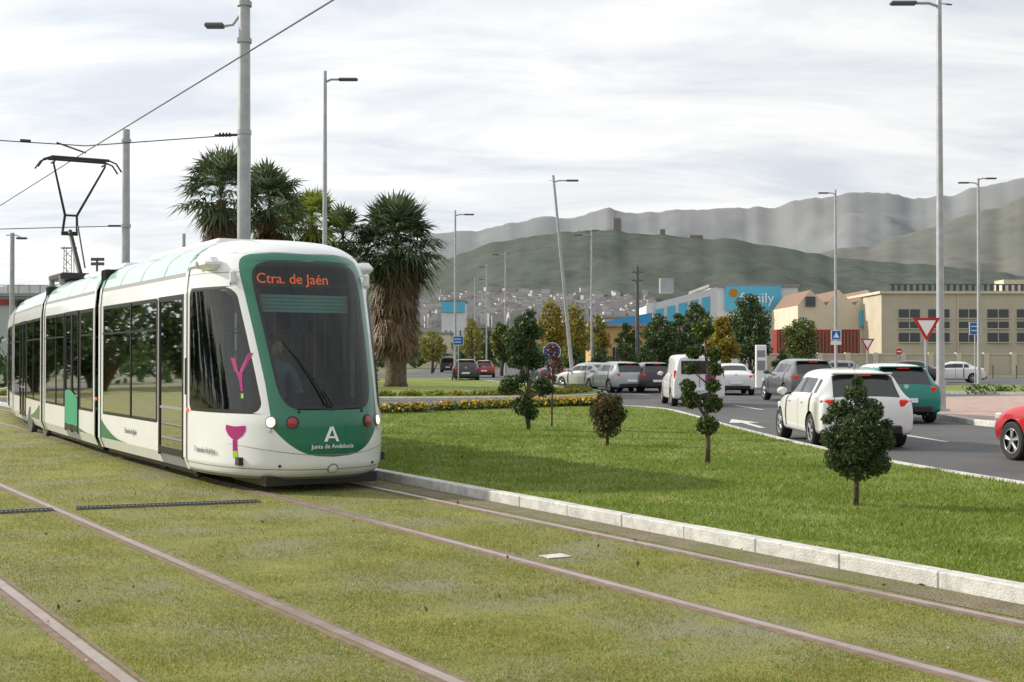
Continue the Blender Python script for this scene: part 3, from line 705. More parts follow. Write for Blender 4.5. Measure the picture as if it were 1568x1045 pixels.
mb.obj('catenary_pole',[M['steel'],M['steeld']],loc=(PX(373,D),D,0),smooth=True,ang=40)
mb=MB(); D=40; mb.tube([(0,0,0),(0,0,PZ(198,D))],[.14,.11],16); 
for z_ in(PZ(346,D),PZ(215,D)): mb.tube([(0,0,z_-.05),(0,0,z_+.05)],.15,16)
mb.obj('catenary_pole',[M['steel']],loc=(PX(192,D),D,0),smooth=True,ang=40)
mb=MB(); D=62; h=PZ(357,D); mb.tube([(0,0,0),(0,0,h)],[.13,.1],12); mb.tube([(-.3,0,h-.1),(.2,0,h-.1),(.5,0,h-.25)],.03,6); mb.bbox((.45,0,h-.25),(.5,.2,.1),.03,1)
mb.obj('catenary_pole',[M['steel'],M['steeld']],loc=(PX(18,D),D,0))
mb=MB(); D=80; h=PZ(358,D); mb.tube([(0,0,0),(0,0,h)],[.13,.1],12); mb.obj('catenary_pole',[M['steel']],loc=(PX(281,D),D,0))
mb=MB()
def wire(a,b,r=.012,sag=0,n=8):
    a,b=Vector(a),Vector(b); pts=[a.lerp(b,i/n)-Vector((0,0,sag*4*(i/n)*(1-i/n))) for i in range(n+1)]; mb.tube(pts,r,5)
def cl(Y,X0=7.22,t=T): return X0-t*Y
wire((cl(2),2,6.15),(cl(28.7),28.7,6.2)); wire((cl(28.7),28.7,6.2),(cl(62),62,6.1))
wire((cl(36,3.05,NT),36,6.2),(cl(80,3.05,NT),80,6.2))
zA=PZ(206,28); pA=(PX(364,28),28,zA)
wire(pA,(PX(130,28),28,PZ(223,28)),.012); wire((PX(130,28),28,PZ(223,28)),(PX(-300,28),28,PZ(196,28)),.012)
mb.tube([pA,(PX(328,28),28,zA-.02)],.03,6)
for q in range(4): mb.tube([(PX(335+q*5,28),28,zA),(PX(337+q*5,28),28,zA)],.05,8)
zB=PZ(346,40); wire((PX(186,40),40,zB),(PX(-200,40),40,PZ(356,40)),.014); mb.tube([(PX(186,40),40,zB),(PX(165,40),40,zB)],.035,6)
wire((PX(85,28),28,PZ(218,28)),(PX(130,28.5),28.5,PZ(234,28.5)),.02); mb.tube([(PX(30,28),28,PZ(215,28)),(PX(45,28),28,PZ(216,28))],.04,6)
mb.obj('overhead_wires',[M['wire']])
mb=MB(); D=180
for sx in(-.5,.5):
    for sy in(-.5,.5): mb.tube([(sx*1.3,sy*1.3,0),(sx,sy,PZ(378,D))],.06,4)
for i in range(14):
    z_=i*1.2; mb.tube([(-.6,-.6,z_),(.6,-.6,z_+1.2)],.05,4); mb.tube([(.6,-.6,z_),(-.6,-.6,z_+1.2)],.05,4)
mb.box((0,0,PZ(380,D)),(2.2,.3,.2)); mb.obj('lattice_mast',[M['grey']],loc=(PX(105,D),D,0))
mb=MB(); D=170; h=PZ(395,D); mb.tube([(0,0,0),(0,0,h)],.15,8)
for i in range(4):
    for j in range(2): mb.box((-.6+i*.45,0,h-.2-j*.6),(.35,.3,.4))
mb.obj('floodlight_mast',[M['steeld']],loc=(PX(148,D),D,0))
def pole_sign(name,X,Y,h,build,mats,r=.04,z0=0):
    mb=MB(); mb.tube([(0,0,0),(0,0,h)],r,10,0); build(mb,h); return mb.obj(name,mats,loc=(X,Y,z0))
def yield_(mb,h):
    s_=.38
    hh=s_*1.732
    mb.add([(-s_,-.06,h),(s_,-.06,h),(0,-.06,h-hh),(-s_,-.03,h),(s_,-.03,h),(0,-.03,h-hh)],[(0,2,1),(3,4,5),(0,1,4,3),(1,2,5,4),(2,0,3,5)],1)
    c=h-s_*.577; k=.66; mb.add([(-s_*k,-.064,c+s_*.577*k),(s_*k,-.064,c+s_*.577*k),(0,-.064,c-s_*1.155*k)],[(0,2,1)],2)
D=36; pole_sign('yield_sign',PX(1418,D),D,PZ(487,D)+.0,yield_,[M['steel'],M['sred'],M['wtext']],z0=.0)
def roundel(mb,h):
    mb.tube([(0,-.09,h-.3),(0,-.05,h-.3)],.32,24,1); mb.tube([(0,-.092,h-.3),(0,-.0905,h-.3)],.335,24,2)
    mb.tube([(0,-.098,h-.3),(0,-.0925,h-.3)],.31,24,1)
    for k in range(3):
        a=k*2.094+.5; pts=[(math.cos(a+t)*.16,-.102,h-.3+math.sin(a+t)*.16) for t in(0,.4,.8,1.2)]; mb.tube(pts,.014,5,2)
        e=a+1.4; mb.add([(math.cos(e-.25)*.10,-.105,h-.3+math.sin(e-.25)*.10),(math.cos(e-.25)*.22,-.105,h-.3+math.sin(e-.25)*.22),(math.cos(e+.2)*.16,-.105,h-.3+math.sin(e+.2)*.16)],[(0,1,2)],2)
D=48; pole_sign('roundabout_sign',PX(845,D),D,PZ(526,D),roundel,[M['steel'],M['sblue'],M['wtext']])
def rect(w_,h_,mi=1,arrow=False):
    def b(mb,h):
        mb.box((0,-.07,h-h_/2),(w_,.03,h_),2); mb.box((0,-.088,h-h_/2),(w_-.05,.01,h_-.05),mi)
        for i in range(2): mb.box((-.05,-.096,h-h_*(.33+.33*i)),(w_*.6,.006,.05),2)
    return b
D=85; pole_sign('direction_sign',PX(702,D),D,PZ(515,D),rect(.7,.6),[M['steel'],M['sblue'],M['wtext']])
D=78; pole_sign('bus_stop_sign',PX(1498,D)-.2,D,PZ(494,D),rect(.7,.75),[M['steel'],M['sblue'],M['wtext']])
def ped(mb,h):
    mb.box((0,-.07,h-.4),(.6,.03,.6),2); mb.box((0,-.088,h-.4),(.5,.01,.5),1); mb.add([(-.18,-.096,h-.55),(.18,-.096,h-.55),(0,-.096,h-.22)],[(0,1,2)],2)
    mb.box((0,-.07,h-.85),(.6,.03,.22),2)
D=75; pole_sign('crossing_sign',PX(1280,D),D,PZ(503,D),ped,[M['steel'],M['sblue'],M['wtext']])
D=90; pole_sign('no_entry_sign',PX(1376,D),D,PZ(532,D),lambda mb,h:(mb.tube([(0,-.09,h-.3),(0,-.05,h-.3)],.22,20,1),mb.box((0,-.1,h-.3),(.3,.015,.08),2)),[M['steel'],M['sred'],M['wtext']])
D=70; pole_sign('yield_sign',PX(1328,D),D,PZ(519,D),yield_,[M['steel'],M['sred'],M['wtext']])
mb=MB(); mb.bbox((0,0,1.2),(.55,.22,2.2),.03,0); mb.box((0,-.115,1.85),(.4,.01,.35),1); mb.box((0,-.115,1.25),(.4,.01,.5),1); mb.box((0,0,.06),(.7,.4,.12),1)
D=66; mb.obj('information_totem',[M['wtext'],M['grey']],loc=(PX(1165,D),D,.05))
for x_ in (1460,1520,1556):
    D=105; mb=MB(); mb.tube([(0,0,0),(0,0,1.0)],.06,8); mb.sph((0,0,1.03),.08); mb.obj('bollard',[M['steeld']],loc=(PX(x_,D),D,0))

# ------------------------------------------------------------ cars
def car_base(kind):
    if kind=='hatch':
        S=[(-2.08,.36,.60,.65,.70,.56,.76),(-2.06,.27,.78,.86,.77,.66,.84),(-2.0,.24,.93,.98,.80,.69,.87),(-1.95,.23,.955,1.03,.81,.67,.88),(-1.72,.22,.97,1.31,.82,.62,.885),(-1.67,.22,.97,1.385,.82,.62,.885),
           (-1.5,.22,.965,1.43,.83,.62,.89),(-1.24,.2,.96,1.455,.835,.62,.895),(-1.20,.2,.96,1.457,.835,.62,.895),(-.9,.2,.955,1.47,.84,.625,.9),(-.39,.2,.95,1.48,.84,.63,.9),(-.356,.2,.95,1.48,.84,.63,.9),(-.344,.2,.95,1.48,.84,.63,.9),(-.31,.2,.95,1.48,.84,.63,.9),
           (.1,.2,.945,1.455,.84,.61,.9),(.32,.2,.94,1.41,.84,.59,.9),(.66,.2,.935,1.20,.82,.61,.895),(.672,.2,.935,1.19,.82,.61,.895),(1.02,.2,.93,.98,.79,.66,.885),(1.1,.2,.92,.955,.78,.62,.88),(1.5,.22,.87,.90,.75,.56,.86),(1.85,.25,.76,.79,.68,.46,.80),(2.0,.30,.66,.69,.6,.4,.72),(2.08,.36,.52,.55,.5,.36,.58)]
        rg=(2,5); wg=(14,18); sg=[(6,7),(8,10),(13,17)]; piv=[(10,13)]; seam=[(11,12),(16,17),(7,8)]
    elif kind=='sedan':
        S=[(-2.2,.36,.60,.65,.66,.5,.70),(-2.18,.27,.82,.90,.74,.62,.80),(-2.1,.24,.93,.99,.79,.66,.855),(-1.75,.23,.955,1.02,.80,.66,.87),(-1.6,.22,.97,1.06,.82,.64,.885),(-1.0,.22,.965,1.38,.83,.58,.89),
           (-.9,.2,.96,1.40,.83,.6,.89),(-.75,.2,.96,1.42,.835,.6,.895),(-.72,.2,.96,1.42,.835,.6,.895),(-.6,.2,.955,1.43,.84,.6,.9),(-.24,.2,.95,1.435,.84,.605,.9),(-.206,.2,.95,1.435,.84,.605,.9),(-.194,.2,.95,1.435,.84,.605,.9),(-.16,.2,.95,1.435,.84,.605,.9),
           (.15,.2,.945,1.42,.84,.6,.9),(.4,.2,.94,1.37,.84,.58,.9),(.76,.2,.935,1.17,.82,.6,.895),(.772,.2,.935,1.16,.82,.6,.895),(1.12,.2,.93,.98,.79,.66,.885),(1.2,.2,.92,.955,.78,.62,.88),(1.6,.22,.87,.90,.75,.56,.86),(1.95,.25,.76,.79,.68,.46,.80),(2.1,.30,.66,.69,.6,.4,.72),(2.2,.36,.52,.55,.5,.36,.58)]
        rg=(4,5); wg=(14,18); sg=[(5,7),(8,10),(13,17)]; piv=[(10,13)]; seam=[(11,12),(16,17),(7,8)]
    else:
        S=[(-2.2,.34,.98,1.62,.79,.68,.84),(-2.17,.26,1.0,1.74,.84,.72,.89),(-2.05,.24,1.0,1.79,.855,.74,.905),(-1.24,.2,1.0,1.81,.86,.75,.91),(-1.20,.2,1.0,1.81,.86,.75,.91),(-.9,.2,1.0,1.82,.86,.75,.91),(-.19,.2,1.0,1.82,.86,.75,.91),(-.156,.2,1.0,1.82,.86,.75,.91),(-.144,.2,1.0,1.82,.86,.75,.91),(-.11,.2,1.0,1.82,.86,.75,.91),
           (.3,.2,1.0,1.80,.86,.74,.91),(.5,.2,1.0,1.74,.85,.72,.91),(.86,.2,.99,1.48,.84,.69,.9),(.872,.2,.99,1.47,.84,.69,.9),(1.2,.2,.98,1.12,.81,.68,.89),(1.3,.2,.97,1.07,.8,.64,.885),(1.7,.22,.92,.98,.76,.58,.86),(2.0,.25,.78,.84,.70,.48,.80),(2.12,.30,.66,.70,.6,.4,.72),(2.2,.36,.52,.55,.5,.36,.58)]
        rg=(99,99); wg=(10,14); sg=[(9,13)]; piv=[]; seam=[(7,8),(12,13),(3,4)]
    mb=MB(); n=len(S); ring=[]
    for (u,zb,zl,zt,wb,wt,wm) in S:
        cab=zt-zl; rd=min(.07,cab*.5)
        h=[(0,zt+.012),(wt*.6,zt+.004),(wt*.96,zt-rd*.45),(wt+ (wb-wt)*.12,zt-rd-cab*.08),(wb,zl+.005),(wb+(wm-wb)*.55,zl-.035),(wm*.995,zl-(zl-zb)*.3),(wm,zl-(zl-zb)*.55),(wm*.985,zb+.10),(wm*.93,zb),(0,zb)]
        full=[(u,-y_,z_) for y_,z_ in h]+[(u,y_,z_) for y_,z_ in h[-2:0:-1]]
        ring.append(full)
    K=len(ring[0]); vs=[p for r_ in ring for p in r_]; mb.v=vs
    def inr(i,rs): return any(a<=i<b for a,b in rs)
    for i in range(n-1):
        for k in range(K):
            k2=(k+1)%K; kk=k if k<10 else K-1-k
            m_=0
            if kk in(0,1) and (rg[0]<=i<rg[1] or wg[0]<=i<wg[1]): m_=1
            if kk==3 and inr(i,sg): m_=1
            if kk in(3,) and inr(i,piv): m_=2
            if kk in(4,5,6,7) and inr(i,seam): m_=2
            if kk==9: m_=2
            mb.f.append((i*K+k,i*K+k2,(i+1)*K+k2,(i+1)*K+k)); mb.m.append(m_)
    mb.f.append(tuple(range(K))[::-1]); mb.m.append(0); mb.f.append(tuple((n-1)*K+k for k in range(K))); mb.m.append(0)
    ob=mb.obj('tmp_'+kind,[M['white'],M['cglass'],M['black']],smooth=True)
    ss=ob.modifiers.new('s','SUBSURF'); ss.levels=2; ss.render_levels=2
    wb_=1.30 if kind=='hatch' else (1.36 if kind=='sedan' else 1.38)
    cutters=[]
    for u in(-wb_,wb_):
        for sy in(-1,1):
            c=MB(); c.tube([(u,sy*.60,.32),(u,sy*1.2,.32)],.365,32); cobj=c.obj('cut',[]); cutters.append(cobj)
            b_=ob.modifiers.new('b','BOOLEAN'); b_.object=cobj; b_.operation='DIFFERENCE'; b_.solver='EXACT'
    dg=bpy.context.evaluated_depsgraph_get(); me=bpy.data.meshes.new_from_object(ob.evaluated_get(dg))
    for p in me.polygons:
        c=p.center
        for u in(-wb_,wb_):
            if math.hypot(c.x-u,c.z-.32)<.366 and abs(c.y)<.95: p.material_index=2
    for p in me.polygons: p.use_smooth=True
    try: me.set_sharp_from_angle(angle=math.radians(38))
    except Exception: pass
    bpy.data.objects.remove(ob)
    for c in cutters: bpy.data.objects.remove(c)
    return me,wb_
CB={k:car_base(k) for k in('hatch','sedan','van')}
def wheel_mesh():
    mb=MB(); prof=[(.205,-.09),(.215,-.11),(.29,-.115),(.315,-.09),(.32,0),(.315,.09),(.29,.115),(.215,.11),(.205,.09)]
    n=28
    vs=[];fs=[]
    for k in range(n):
        t=2*math.pi*k/n
        for r_,y_ in prof: vs.append((r_*math.cos(t),y_,r_*math.sin(t)))
    m_=len(prof)
    for k in range(n):
        for j in range(m_-1): fs.append((k*m_+j,((k+1)%n)*m_+j,((k+1)%n)*m_+j+1,k*m_+j+1))
    mb.add(vs,fs,0)
    for sg in(-1,1):
        mb.tube([(0,sg*.03,0),(0,sg*.05,0)],.205,n,2)
        for k in range(5):
            a=k*2*math.pi/5; ca,sa=math.cos(a),math.sin(a)
            for d_ in(-.13,.13):
                p1=Vector((.04*ca,sg*.085,.04*sa)); p2=Vector((.2*math.cos(a+d_),sg*.08,.2*math.sin(a+d_))); mb.tube([p1,p2],[.022,.017],6,1)
        mb.tube([(0,sg*.05,0),(0,sg*.1,0)],.055,12,1)
        pts=[(.2*math.cos(t),sg*.095,.2*math.sin(t)) for t in np.linspace(0,2*math.pi,25)]; mb.tube(pts,.013,5,1)
    return mb
wm=wheel_mesh(); WH=wm.obj('tmpw',[M['rubber'],mat('alloy',(.45,.46,.47),.35,metal=.7),M['dark']],smooth=True,ang=40); WME=WH.data; bpy.data.objects.remove(WH)
def car(name,X,Y,hd,kind,col,z0=.0045,sc=1.0,lights=True,roof_glare=None):
    e=empty(name,(X,Y,z0),math.radians(90+hd)); e.scale=(sc,sc,sc)
    me,wb_=CB[kind]; me=me.copy(); pm=mat(name+'_paint',col,.3,coat=.8,metal=0 if min(col)>.6 or max(col)<.02 else .3); me.materials[0]=pm
    if roof_glare:
        me.materials.append(roof_glare); ri=len(me.materials)-1
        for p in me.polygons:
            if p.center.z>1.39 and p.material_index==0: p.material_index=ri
    b=bpy.data.objects.new('body',me); COL.objects.link(b); b.parent=e
    for u in(-wb_,wb_):
        for sy in(-1,1):
            w_=bpy.data.objects.new('wheel',WME); COL.objects.link(w_); w_.parent=e; w_.location=(u,sy*.775,.32); w_.rotation_euler[1]=random.random()
    d=MB(); rear=-2.08 if kind=='hatch' else -2.2; fr=-rear
    van=kind=='van'
    for sy in(-1,1):
        if van: d.bbox((rear+.10,sy*.80,1.05),(.12,.13,.42),.02,0)
        elif kind=='hatch':
            d.bbox((rear+.12,sy*.71,.845),(.16,.27,.15),.03,0,Matrix.Rotation(-sy*.38,3,'Z'))
        else: d.bbox((rear+.12,sy*.69,.83),(.16,.26,.15),.03,0,Matrix.Rotation(-sy*.35,3,'Z'))
        d.bbox((fr-.27,sy*.62,.70),(.28,.26,.13),.03,1,Matrix.Rotation(sy*.5,3,'Z'))
        mz=1.02 if not van else 1.12; mu=.62 if kind!='van' else .95
        d.sph((mu,sy*.97,mz),(.07,.11,.08),2,10,6); d.box((mu,sy*.86,mz-.05),(.05,.16,.04),3)
        for hu in((-.55,.45) if not van else (-.05,.6)): d.bbox((hu-.1,sy*.90,.84 if not van else .95),(.17,.035,.03),.008,2)
        d.tube([(rear+.5,sy*.4,.22),(rear+.04,sy*.52,.24)],.03,8,3)
    d.bbox((rear-.0,0,.36),(.16,1.25,.17),.03,3)
    d.bbox((fr+.0,0,.36),(.12,1.0,.2),.03,3); d.bbox((fr-.06,0,.56),(.12,.7,.09),.02,3)
    d.box((rear-.035 if not van else rear-.02,0,.58 if not van else .62),(.03,.52,.11),4)
    if not van:
        d.tube([(rear+.05,0,.92),(rear+.03,0,.92)],.055,14,1)
        d.bbox((rear+.045,0,.76 if kind=='hatch' else .78),(.03,.5,.03),.008,3)
    if van:
        d.bbox((rear-.0,0,1.36),(.03,1.25,.46),.012,5); d.box((rear-.018,0,1.05),(.012,.012,1.15),3); d.tube([(rear-.02,.15,1.13),(rear-.03,.45,1.3)],.01,5,3)
        d.bbox((rear+.0,-.38,1.0),(.02,.36,.22),.006,6)
    if kind=='hatch': d.bbox((rear+.42,0,1.40),(.22,1.12,.035),.012,2); d.tube([(rear+.20,0,1.0),(rear+.27,.36,1.06)],.01,5,3); d.box((rear+.33,0,1.365),(.03,.3,.02),0)
    d.tube([(-1.2,0,1.46 if not van else 1.82),(-1.35,0,1.62 if not van else 2.0)],.006,5,3)
    o=d.obj('trim',[M['redlit'],M['lens'],pm,M['black'],M['wtext'],M['cglass'],M['magenta']],parent=e,smooth=True,ang=30)
    return e
car('white_hatchback',PX(1326,23.8)-.0,25.9,1.0,'hatch',(.76,.76,.75))
car('teal_hatchback',10.15,35.2,-1,'hatch',(.0,.20,.16),sc=1.04,roof_glare=M['white'])  # white roof faces paint in the light reflecting off a teal roof
car('grey_suv',11.2,50.5,4,'hatch',(.12,.125,.13),sc=1.12)
car('white_van',6.45,46.6,0,'van',(.74,.74,.74))
car('white_hatchback',PX(1130,58),60,-3,'sedan',(.7,.7,.7))
car('dark_hatchback',PX(1003,62),64,4,'hatch',(.03,.02,.025))
car('silver_sedan',PX(947,62),64,18,'hatch',(.38,.40,.42),sc=1.02)
car('silver_sedan',PX(906,68),70,35,'sedan',(.42,.43,.44))
car('dark_suv',PX(711,90),92,3,'hatch',(.03,.03,.035),sc=1.08)
car('grey_sedan',PX(835,84),84,12,'sedan',(.06,.065,.075))
car('red_hatchback',9.42,20.3,14,'hatch',(.5,.015,.02))
car('black_sedan',PX(1386,82),82,70,'sedan',(.02,.02,.022),sc=1.05)
car('white_sedan',PX(1455,88),88,80,'sedan',(.68,.68,.68))
car('dark_van',PX(687,150),150,0,'van',(.05,.05,.06))
car('silver_hatchback',PX(1272,95),95,85,'hatch',(.35,.36,.37))
car('red_hatchback',PX(742,112),112,0,'hatch',(.35,.03,.03))

# ------------------------------------------------------------ TRAM
tang=math.atan2(-cs,sn)
tram=empty('tram',(-3.34,17.98,0),tang)
Lp=[(.18,1.98),(.24,2.12),(.35,2.2),(.6,2.235),(.9,2.23),(1.1,2.17),(1.5,2.03),(2.0,1.82),(2.5,1.58),(2.9,1.36),(3.05,1.24),(3.15,1.10),(3.24,.85),(3.30,.5),(3.325,.2)]
Wp=[(.18,1.12),(.24,1.17),(.35,1.2),(2.6,1.2),(2.85,1.17),(3.0,1.11),(3.1,1.04),(3.2,.90),(3.27,.74),(3.31,.52),(3.33,.28)]
nexp=2.35
from_l=np.linspace(.18,3.325,400)
def sm(P):
    ys=np.interp(from_l,*zip(*P)); k=np.hanning(23); k/=k.sum(); yp=np.pad(ys,11,mode='reflect',reflect_type='odd'); return np.convolve(yp,k,'valid')
LS=sm(Lp)
def Lz(z): return float(np.interp(z,from_l,LS))
def Wz(z): return float(np.interp(z,*zip(*Wp)))
def nose_u(v,z): 
    a=min(abs(v)/Wz(z),.9999); return Lz(z)*(1-a**nexp)**(1/nexp)
def hwo(z): return .70+(z-.95)*(.17/2.1)
zs=list(np.linspace(.18,3.0,226))+list(np.linspace(3.012,3.325,34))
def B1(z):
    b=abs((z-2.02)/1.04); r=0
    if b<1: r=hwo(z)*(1-b**9)**(1/9)
    if .47<z<1.35: r=max(r,min(hwo(z)+.03*(1.35-z),.76*((z-.47)/.46)**(1/3)))
    return r
def B2(z):
    b=abs((z-2.0)/.955); return (hwo(z)-.10)*(1-b**7)**(1/7) if b<1 else 0
def B3(z): return max(min(B2(z)-.035,hwo(z)-.135),0)
WZ0,WZ1=1.0,2.62
def winf(z,m):
    zc2=(WZ0+WZ1)/2; hh2=(WZ1-WZ0)/2-m; dz=abs(z-zc2)
    if dz>=hh2: return None
    r=.16; x=hwo(z)+.07+m
    if dz>hh2-r: q=(dz-(hh2-r))/r; x+=r*.8*(1-math.sqrt(max(0,1-q*q)))
    return x
def winr(z,m):
    zc2=(WZ0+WZ1)/2; hh2=(WZ1-WZ0)/2-m; dz=abs(z-zc2); u=.10+m; r=.12
    if dz<hh2 and dz>hh2-r: q=(dz-(hh2-r))/r; u+=r*(1-math.sqrt(max(0,1-q*q)))
    return u
cells=[5,3,46,3,10,12,5,60]
mb=MB(); rows=[]
for z in zs:
    Lc,Wc=Lz(z),Wz(z)
    def tv(v): return math.asin(min(max(v/Wc,0),1)**(nexp/2))
    def tu(u): return math.acos(min(max(u/Lc,0),1)**(nexp/2))
    w0=winf(z,0) or hwo(z)+.07; w1=winf(z,.045) or (w0+.02)
    A=[math.pi/2,tu(winr(z,0)),tu(winr(z,.045)),tv(min(w1,Wc*.985)),tv(min(w0,Wc*.98)),tv(min(B1(z),Wc*.97)),tv(B2(z)),tv(B3(z)),0]
    if z>3.05: A=[math.pi/2*(1-i/8) for i in range(9)] if B1(z)==0 else A
    for i in range(1,9): A[i]=min(A[i],A[i-1]-.0004*(8-i>0))
    A[8]=0
    for i in range(7,0,-1): A[i]=max(A[i],A[i+1]+.0003)
    ts=[]
    for i,c in enumerate(cells): ts+= [A[i]+(A[i+1]-A[i])*k/c for k in range(c)]
    half=ts+[0]; full=[-t for t in half]+half[::-1][1:]
    for t in full:
        st_,ct=math.sin(t),math.cos(t)
        mb.v.append((Lc*max(ct,0)**(2/nexp),Wc*math.copysign(abs(st_)**(2/nexp),st_),z))
nh=sum(cells); W1=2*nh+1
grp=[]
for i,c in enumerate(cells): grp+=[i]*c
grp=grp+grp[::-1]
for j in range(len(zs)-1):
    zc=(zs[j]+zs[j+1])/2
    for i in range(2*nh):
        g_=grp[i]; m_=0
        if g_ in(0,): m_=0
        elif g_ in(1,2,3):
            if winf(zc,0) is not None:
                m_=3
                if g_==2 and winf(zc,.045) is not None: m_=4
        elif g_==5: m_=1 if B1(zc)>0 else 0
        elif g_==6: m_=3 if B2(zc)>0 else (1 if B1(zc)>0 else 0)
        elif g_==7: m_=(2 if 1.09<zc<2.90 else 3) if B3(zc)>0 else (3 if B2(zc)>0 else (1 if B1(zc)>0 else 0))
        if m_==0 and (.30<zc<.313 or zc<.22): m_=5
        if m_==0 and 2.80<zc<2.813: m_=5
        a=j*W1+i; mb.f.append((a,a+1,a+W1+1,a+W1)); mb.m.append(m_)
top=(len(zs)-1)*W1; mb.f.append(tuple(top+i for i in range(W1))); mb.m.append(0)
mb.obj('cab_shell',[M['white'],M['green'],M['wglass'],M['black'],M['sglass'],M['grey']],parent=tram,smooth=True)
zl=[.2,.36,.76,.81,2.50,2.56,2.72,2.80,2.86,3.0,3.1,3.18,3.25,3.30]
def module(name,parent,ua,ub,cols,rooflight=True):
    mb=MB()
    for sy in(-1,1):
        for (a,b,ty) in cols:
            sub=[(a,b,ty)]
            if ty in 'WD': f_=.04; sub=[(a,a-f_,'F'),(a-f_,b+f_,ty),(b+f_,b,'F')]
            for (c,d_,t2) in sub:
                for k in range(len(zl)-1):
                    z0_,z1_=zl[k],zl[k+1]; zc=(z0_+z1_)/2
                    if zc<2.72:
                        if ty=='B' : m_=0
                        elif ty=='K': m_=3 if zc>.76 and zc<2.56 else 0
                        elif ty=='W':
                            if .76<zc<2.56: m_=2 if (t2=='W' and .81<zc<2.50) else 3
                            else: m_=0
                        else:
                            if zc<.36: m_=5
                            elif zc<2.56: m_=2 if t2=='D' and zc<2.5 else 3
                            else: m_=0
                    elif zc<2.80: m_=0
                    elif zc<2.86: m_=5
                    elif zc<3.25: m_=4
                    else: m_=0
                    w0,w1=Wz(z0_),Wz(z1_)
                    vs=[(c,sy*w0,z0_),(d_,sy*w0,z0_),(d_,sy*w1,z1_),(c,sy*w1,z1_)]
                    mb.add(vs,[(0,1,2,3)],m_)
    w=Wz(3.30); mb.add([(ua,-w,3.3),(ub,-w,3.3),(ub,w,3.3),(ua,w,3.3)],[(0,1,2,3)],0)
    mb.obj(name,[M['white'],M['green'],M['tglass'],M['black'],M['mint'],M['grey']],parent=parent)
    d=MB()
    for sy in(-1,1):
        for (a,b,ty) in cols:
            if ty=='D':
                for uu in(a-.03,b+.03): d.box((uu,sy*1.205,1.42),(.06,.02,2.2),3)
                d.box(((a+b)/2,sy*1.205,2.53),(a-b,.02,.07),3); d.box(((a+b)/2,sy*1.205,.40),(a-b,.02,.09),3); d.box(((a+b)/2,sy*1.203,1.0),(a-b-.1,.012,.03),4)
            if ty=='W':
                d.box(((a+b)/2,sy*1.204,2.10),(a-b,.014,.03),3); d.box((a,sy*1.204,1.66),(.05,.014,1.76),3)
    for ue in(ua-.05,ub+.05):
        for k in range(len(zl)-1):
            z0_,z1_=zl[k],zl[k+1]; w0,w1=Wz(z0_)+.016,Wz(z1_)+.016; mi=1 if z0_>2.8 else 0
            for sy in(-1,1): d.add([(ue-.06,sy*w0,z0_),(ue+.06,sy*w0,z0_),(ue+.06,sy*w1,z1_+.004),(ue-.06,sy*w1,z1_+.004)],[(0,1,2,3)],mi)
    um=(ua+ub)/2
    for q in range(1,4):
        uq=ua+(ub-ua)*q/4
        for k in range(8,len(zl)-2):
            w0,w1=Wz(zl[k])+.004,Wz(zl[k+1])+.004
            for sy in(-1,1): d.add([(uq-.012,sy*w0,zl[k]),(uq+.012,sy*w0,zl[k]),(uq+.012,sy*w1,zl[k+1]),(uq-.012,sy*w1,zl[k+1])],[(0,1,2,3)],3)
    d.bbox((um,0,3.36),(abs(ub-ua)*.7,1.1,.1),.04,0)
    d.box((um,0,.34),(abs(ub-ua)-.02,2.3,.06),3); d.box((um,0,2.62),(abs(ub-ua)-.02,2.2,.04),5)
    d.box((um,0,2.45),(abs(ub-ua)*.9,.25,.12),5)
    u=ua-.6
    while u>ub+.5:
        for sy in(-1,1):
            col=[c for c in cols if c[1]<=u<=c[0]]
            if col and col[0][2]=='D': continue
            d.bbox((u,sy*.72,.78),(.42,.8,.08),.03,6); d.bbox((u-.2,sy*.72,1.08),(.07,.8,.6),.03,6,Matrix.Rotation(-.12,3,'Y')); d.box((u,sy*.72,.55),(.3,.1,.4),3)
            d.bbox((u-.2,sy*.72,1.42),(.08,.35,.16),.03,3)
        d.tube([(u-.2,-.45,.37),(u-.2,-.45,2.6)],.018,6,7); d.tube([(u+.3,.45,.37),(u+.3,.45,2.6)],.018,6,7)
        u-=.85
    for v in(-.5,.5): d.tube([(ua-.1,v,2.1),(ub+.1,v,2.1)],.016,6,4)
    d.box((um,0,.2),(abs(ub-ua)-.1,2.1,.16),3)
    d.obj(name+'_fittings',[M['white'],M['green'],M['mint'],M['black'],M['grey'],M['lgrey'],M['seat'],M['lime']],parent=parent,smooth=False)
m1=[(0,-.06,'B'),(-.06,-.14,'K'),(-.14,-1.38,'D'),(-1.38,-1.5,'B'),(-1.5,-3.0,'W'),(-3.0,-4.85,'W'),(-4.85,-5.1,'B')]
module('front_module',tram,0,-5.1,m1)
def sub_e(name,parent,u,rz):
    e=empty(name,(u,0,0),rz); e.parent=parent; return e
e2=sub_e('second_car',tram,-5.25,math.radians(-2.0))
m2=[(-.15,-.35,'B'),(-.35,-1.55,'W'),(-1.55,-1.7,'K'),(-1.7,-2.4,'D'),(-2.4,-3.1,'D'),(-3.1,-3.25,'K'),(-3.25,-4.2,'W'),(-4.2,-5.5,'W'),(-5.5,-5.75,'B')]
module('second_module',e2,-.15,-5.75,m2)
e3=sub_e('third_car',e2,-5.9,math.radians(-2.5))
m3=[(-.15,-.35,'B'),(-.35,-1.8,'W'),(-1.8,-3.3,'W'),(-3.3,-3.45,'K'),(-3.45,-4.15,'D'),(-4.15,-4.85,'D'),(-4.85,-5.0,'K'),(-5.0,-6.5,'W'),(-6.5,-6.75,'B')]
module('third_module',e3,-.15,-6.75,m3)
e4=sub_e('fourth_car',e3,-6.9,math.radians(-3.5))
module('fourth_module',e4,-.15,-6.75,m3)
